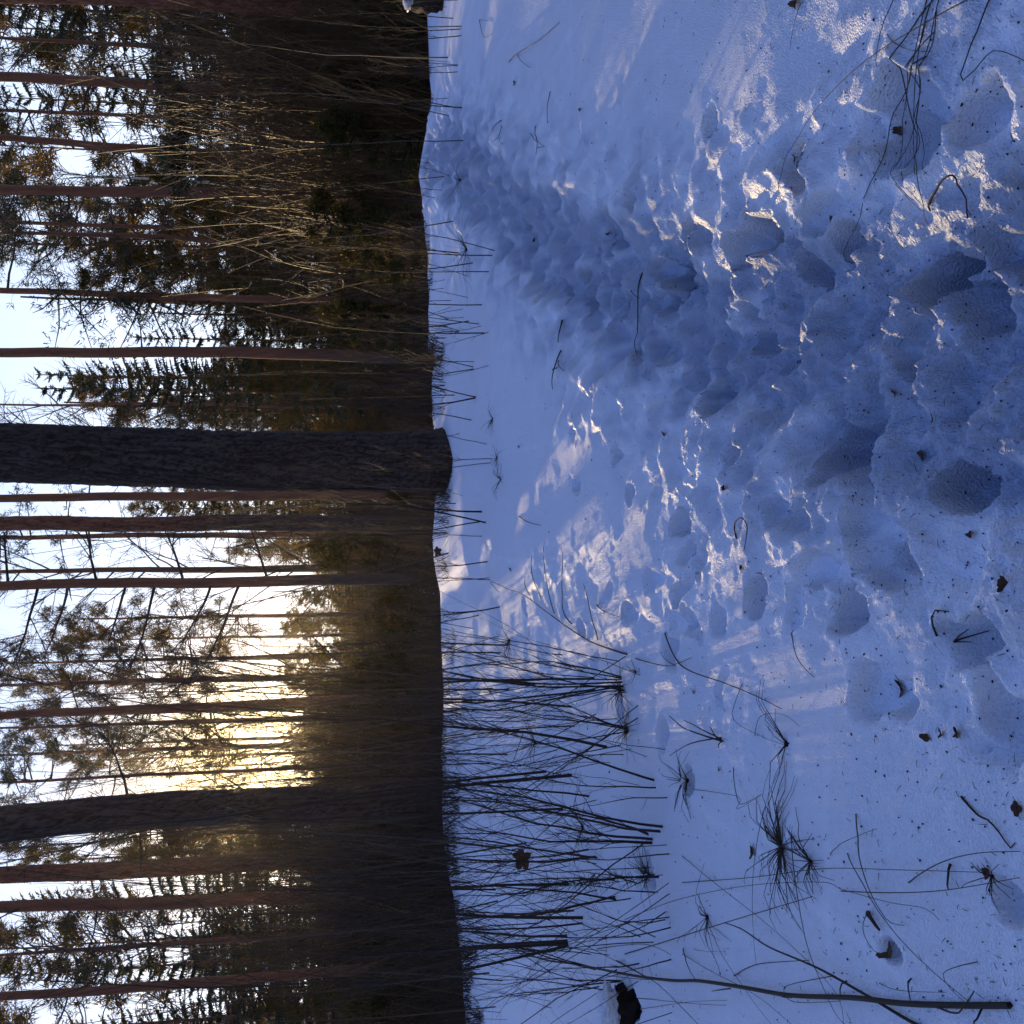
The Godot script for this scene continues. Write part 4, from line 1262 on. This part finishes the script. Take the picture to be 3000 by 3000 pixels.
	# dead leaves
	for q in [[1505, 6, 0.035, 0.0, "dark dead leaf at the photo's top edge above a thin straw"], [1741, 859, 0.030, 0.0, "star shaped dead leaf in the blue snow beside a round hole"], [1503, 297, 0.024, 0.0, "curled dead leaf in the hole at a long straw's end"], [1700, 247, 0.026, 0.0, "curled dead leaf in the widest hole near the stalk bundle"],
		[1422, 1607, 0.038, 0.02, "broken dead leaf on the tuft's far side"], [1680, 1795, 0.045, 0.0, "dark dead leaf sunk in a hole below the curved bark strip"], [1705, 1300, 0.042, 0.0, "lumpy black dead leaf in a hollow, below the lit rim"], [1750, 1391, 0.022, 0.0, "small dark leaf, first of three in a row on plain snow"], [1780, 1383, 0.018, 0.0, "small dark leaf, middle of three in a row on plain snow"], [1810, 1382, 0.024, 0.0, "brown wedge leaf, last of three in a row on plain snow"],
		[1866, 1647, 0.022, 0.0, "oval brown seed leaf close to the photo's right edge"], [1923, 1525, 0.026, 0.0, "dark leaf cut by the right edge beside a crooked twig"], [1310, 1304, 0.020, 0.0, "tan leaf scrap on shaded snow under the reddish tangle"], [1360, 1450, 0.016, 0.0, "small brown leaf scrap beside the zigzag stalk"], [1692, 742, 0.018, 0.0, "small dark leaf in the rough shaded path"], [1764, 790, 0.018, 0.0, "small leaf between the rough path and the star shaped leaf"],
		[1836, 1008, 0.018, 0.0, "small black leaf below the round hole"], [1370, 920, 0.022, 0.0, "dark leaf at the edge of a lit ripple beyond the looped twig"], [1402, 1072, 0.018, 0.0, "small leaf on the widest sunlit streak"], [972, 157, 0.030, 0.0, "reddish seed pod on smooth snow, nearest the forked curl twig"], [1097, 207, 0.022, 0.0, "small dark pod on smooth snow beyond the cross shaped twig"], [965, 1075, 0.03, 0.0, "dark leaf pair scrap before the twin slim stems"],
		[1255, 820, 0.026, 0.0, "dark oblong leaf on snow below the path stick"], [980, 843, 0.024, 0.0, "tiny leaf on snow before the thickest trunk"], [1150, 440, 0.032, 0.0, "black curled leaf at the path's shaded lip"], [1010, 452, 0.03, 0.0, "black curled leaf at the path edge nearer the crest"], [1898, 1101, 0.028, 0.0, "bark scrap with a twig in a dark pit near the right edge"], [1573, 413, 0.018, 0.0, "round brown seed near the path's deepest hole"]]:
		var at := on_snow(q[0], q[1])
		var o := thing("dead_leaf", at + Vector3(0, 0.008, 0), q[4], "leaf", "dead leaves on the snow")
		var lf := part("blade", dead_leaf(q[2] * 0.72, rng.randf_range(0.2, 0.7), rng.randi_range(3, 5)), M.leaf, o)
		lf.rotation = Vector3(rng.randf_range(-0.4, 0.6), rng.randf() * TAU, rng.randf_range(-0.5, 0.5))
	# leaves still hanging
	for q in [[985, 1618, 6.6, 0.16, "brown maple leaf hanging on a dark stem before the snow"], [795, 848, 9.4, 0.085, "withered red brown leaf hanging before the thickest trunk"], [826, 1040, 10.5, 0.11, "orange sunlit leaf hanging at the crest below the orange trunk"]]:
		var p := ahead(q[0] / 1932.0, q[1] / 1932.0, q[2])
		var o := thing("hanging_leaf", p, q[4], "leaf", "leaves still hanging")
		var lf := part("blade", dead_leaf(q[3] * 0.5, 0.5, 5, 0.40), M.leaf, o)
		lf.rotation = Vector3(1.2, 0.3, 0.4)
	# curved bark strip
	laid("bark_strip", "thick curved strip of dark bark above a sunken leaf", "bark strip", [[[1643, 1722], [1655, 1731], [1663, 1746], [1665, 1755]]], 0.0085, 0.0, Color(0.03, 0.022, 0.018), M.twig, 0.012, "strip")
	laid("bark_strip", "slim dark bark strip standing on plain snow right of the big tuft", "bark strip", [[[1796, 1630], [1798, 1655], [1792, 1678]]], 0.0042, 0.0, Color(0.03, 0.022, 0.018), M.twig, 0.01, "strip")
	# two snowy stumps at the edges
	var at := on_snow(1185, 1905)
	var o := thing("stump", at, "dark rotten stump capped with snow at the photo's bottom edge", "stump")
	part("body", lump(Vector3(0.13, 0.12, 0.10), 5, Color(0.03, 0.022, 0.016), 0.35, 30), M.lump, o).position = Vector3(0, -0.03, 0)
	part("snow_cap", lump(Vector3(0.13, 0.06, 0.10), 9, Color(0.85, 0.87, 0.9), 0.2, 20), M.snow, o).position = Vector3(0.02, 0.115, 0.0)
	at = on_snow(835, 2)
	o = thing("stump", at, "dark snow dusted stump on the crest at the photo's top edge", "stump")
	part("body", lump(Vector3(0.22, 0.30, 0.22), 6, Color(0.035, 0.028, 0.022), 0.25, 26), M.bark, o).position = Vector3(0.10, 0.15, 0)
	part("snow_cap", lump(Vector3(0.15, 0.07, 0.15), 10, Color(0.6, 0.62, 0.65), 0.35, 20), M.snow, o).position = Vector3(0.02, 0.40, 0.04)
	# bark flakes, one by one, then the fine crumbs and needles as one
	var flakes := []
	for k in 6:
		flakes.append(lump(Vector3(rng.randf_range(0.5, 1.0), 0.35, rng.randf_range(0.4, 0.8)), 60 + k, Color(0.03, 0.022, 0.018), 0.6, 4))
	var marks := [[1758, 397, "hooked twig"], [1410, 1000, "looped twig"], [1475, 1598, "biggest grass tuft"], [1741, 859, "star shaped leaf"], [1430, 450, "path's deepest hole"], [972, 157, "reddish seed pod"], [1865, 1550, "crooked twig in the corner"], [1100, 1180, "forked finger twig"], [1680, 1795, "sunken leaf"], [1830, 1190, "twig in the deep footprint"], [1208, 600, "path stick"], [1175, 1300, "reddish tangle"]]
	var spots := []
	for k in 190:
		var px := 940.0 + 985.0 * pow(rng.randf(), 0.8)
		var py := rng.randf_range(5.0, 1925.0)
		var best := 0
		for j in marks.size():
			if Vector2(px, py).distance_to(Vector2(marks[j][0], marks[j][1])) < Vector2(px, py).distance_to(Vector2(marks[best][0], marks[best][1])):
				best = j
		spots.append([best, Vector2(px, py).distance_to(Vector2(marks[best][0], marks[best][1])), px, py])
	spots.sort_custom(func(a, b): return a[0] * 10000 + a[1] < b[0] * 10000 + b[1])
	var rank := 0
	for k in spots.size():
		rank = rank + 1 if k > 0 and spots[k - 1][0] == spots[k][0] else 1
		var p := on_snow(spots[k][2], spots[k][3])
		var f := thing("bark_flake", p + Vector3(0, 0.002, 0), "small dark bark flake on the snow, %s nearest to the %s" % [ordinal(rank), marks[spots[k][0]][2]], "bark flake", "bark flakes strewn on the snow")
		var m := part("flake", flakes[k % 6], M.lump, f)
		m.scale = Vector3.ONE * rng.randf_range(0.0025, 0.0068) * (1.0 if spots[k][2] > 1200 else 1.4)
		m.rotation.y = rng.randf() * TAU
	var b := MB.new()
	for k in 1500:
		var px := 900.0 + 1030.0 * pow(rng.randf(), 0.75)
		var p := on_snow(px, rng.randf_range(0.0, 1930.0)) + Vector3(0, 0.002, 0)
		var a := rng.randf() * TAU
		var l := rng.randf_range(0.006, 0.028) if k % 2 else rng.randf_range(0.002, 0.005)
		var w := 0.0009 if k % 2 else l * 0.7
		var e := Vector3(cos(a), rng.randf_range(0.0, 0.4), sin(a)) * l
		b.tube(PackedVector3Array([p, p + e * 0.5 + Vector3(0, l * 0.06, 0), p + e]), PackedFloat32Array([w, w, w * 0.5]), 3, mix3(Color(0.03, 0.023, 0.018), 0.4))
	var cr := part("litter", b.mesh(), M.twig, self)
	cr.set_meta("kind", "stuff")
	cr.set_meta("label", "fine dark needles and crumbs strewn over the snow")
	cr.set_meta("category", "litter")

# the bright air right round the sun
func sun_glare() -> ImageTexture:
	var im := Image.create(2048, 1024, false, Image.FORMAT_RGBAF)
	im.fill(Color(0, 0, 0, 0))
	var cx := (0.5 - SUN_TURN / 360.0) * 2048.0
	var cy := (90.0 - SUN_ELEVATION) / 180.0 * 1024.0
	for y in range(int(cy) - 110, int(cy) + 111):
		for x in range(int(cx) - 110, int(cx) + 111):
			var t := Vector2(x + 0.5 - cx, y + 0.5 - cy).length() * 180.0 / 1024.0
			var core := 16.0 * exp(-t * t / 1.1)
			var halo := 1.1 * exp(-t / 2.4) * clampf((19.0 - t) / 8.0, 0.0, 1.0)
			im.set_pixel(x, y, Color(core + halo, core * 0.93 + halo * 0.82, core * 0.8 + halo * 0.5, 1.0))
	return ImageTexture.create_from_image(im)

func _ready() -> void:
	# camera: 9 degrees down, rolled so that the sky lies toward the photo's left edge
	look = Basis(Vector3.RIGHT, deg_to_rad(-PITCH))
	var cam := Camera3D.new()
	cam.name = "camera"
	cam.fov = 2.0 * rad_to_deg(atan(0.5))
	cam.near = 0.05
	cam.far = 900.0
	cam.transform = Transform3D(look * Basis(Vector3.BACK, -PI / 2), EYE)
	add_child(cam)
	cam.current = true
	# sky
	var env := Environment.new()
	env.background_mode = Environment.BG_SKY
	var sm := ProceduralSkyMaterial.new()
	sm.sky_top_color = Color(0.08, 0.185, 0.62).linear_to_srgb()
	sm.sky_horizon_color = Color(0.86, 0.98, 1.14).linear_to_srgb()
	sm.sky_curve = 0.42
	sm.sky_energy_multiplier = 1.05
	sm.ground_bottom_color = Color(0.2, 0.22, 0.28).linear_to_srgb()
	sm.ground_horizon_color = Color(0.4, 0.45, 0.55).linear_to_srgb()
	sm.sun_angle_max = 40.0
	sm.sun_curve = 0.07
	sm.sky_cover = sun_glare()
	env.sky = Sky.new()
	env.sky.sky_material = sm
	env.tonemap_mode = Environment.TONE_MAPPER_LINEAR
	env.tonemap_exposure = 1.38
	env.volumetric_fog_enabled = true
	env.volumetric_fog_density = 0.00024
	env.volumetric_fog_albedo = Color(1.0, 0.96, 0.9)
	env.volumetric_fog_anisotropy = 0.9
	env.sdfgi_enabled = true
	env.ssao_enabled = true
	env.ssil_enabled = true
	var we := WorldEnvironment.new()
	we.name = "world_environment"
	we.environment = env
	add_child(we)
	# the low sun behind the trees
	var sun := DirectionalLight3D.new()
	sun.name = "sun"
	sun.light_color = Color(1.0, 0.87, 0.64)
	sun.light_energy = 1.6
	sun.light_angular_distance = 0.5
	sun.shadow_enabled = true
	sun.rotation_degrees = Vector3(-SUN_ELEVATION, 180.0 + SUN_TURN, 0)
	add_child(sun)
	build_materials()
	build_snow()
	build_pines()
	build_far_trees()
	build_unseen_wood()
	build_undergrowth()
	build_saplings()
	build_litter()
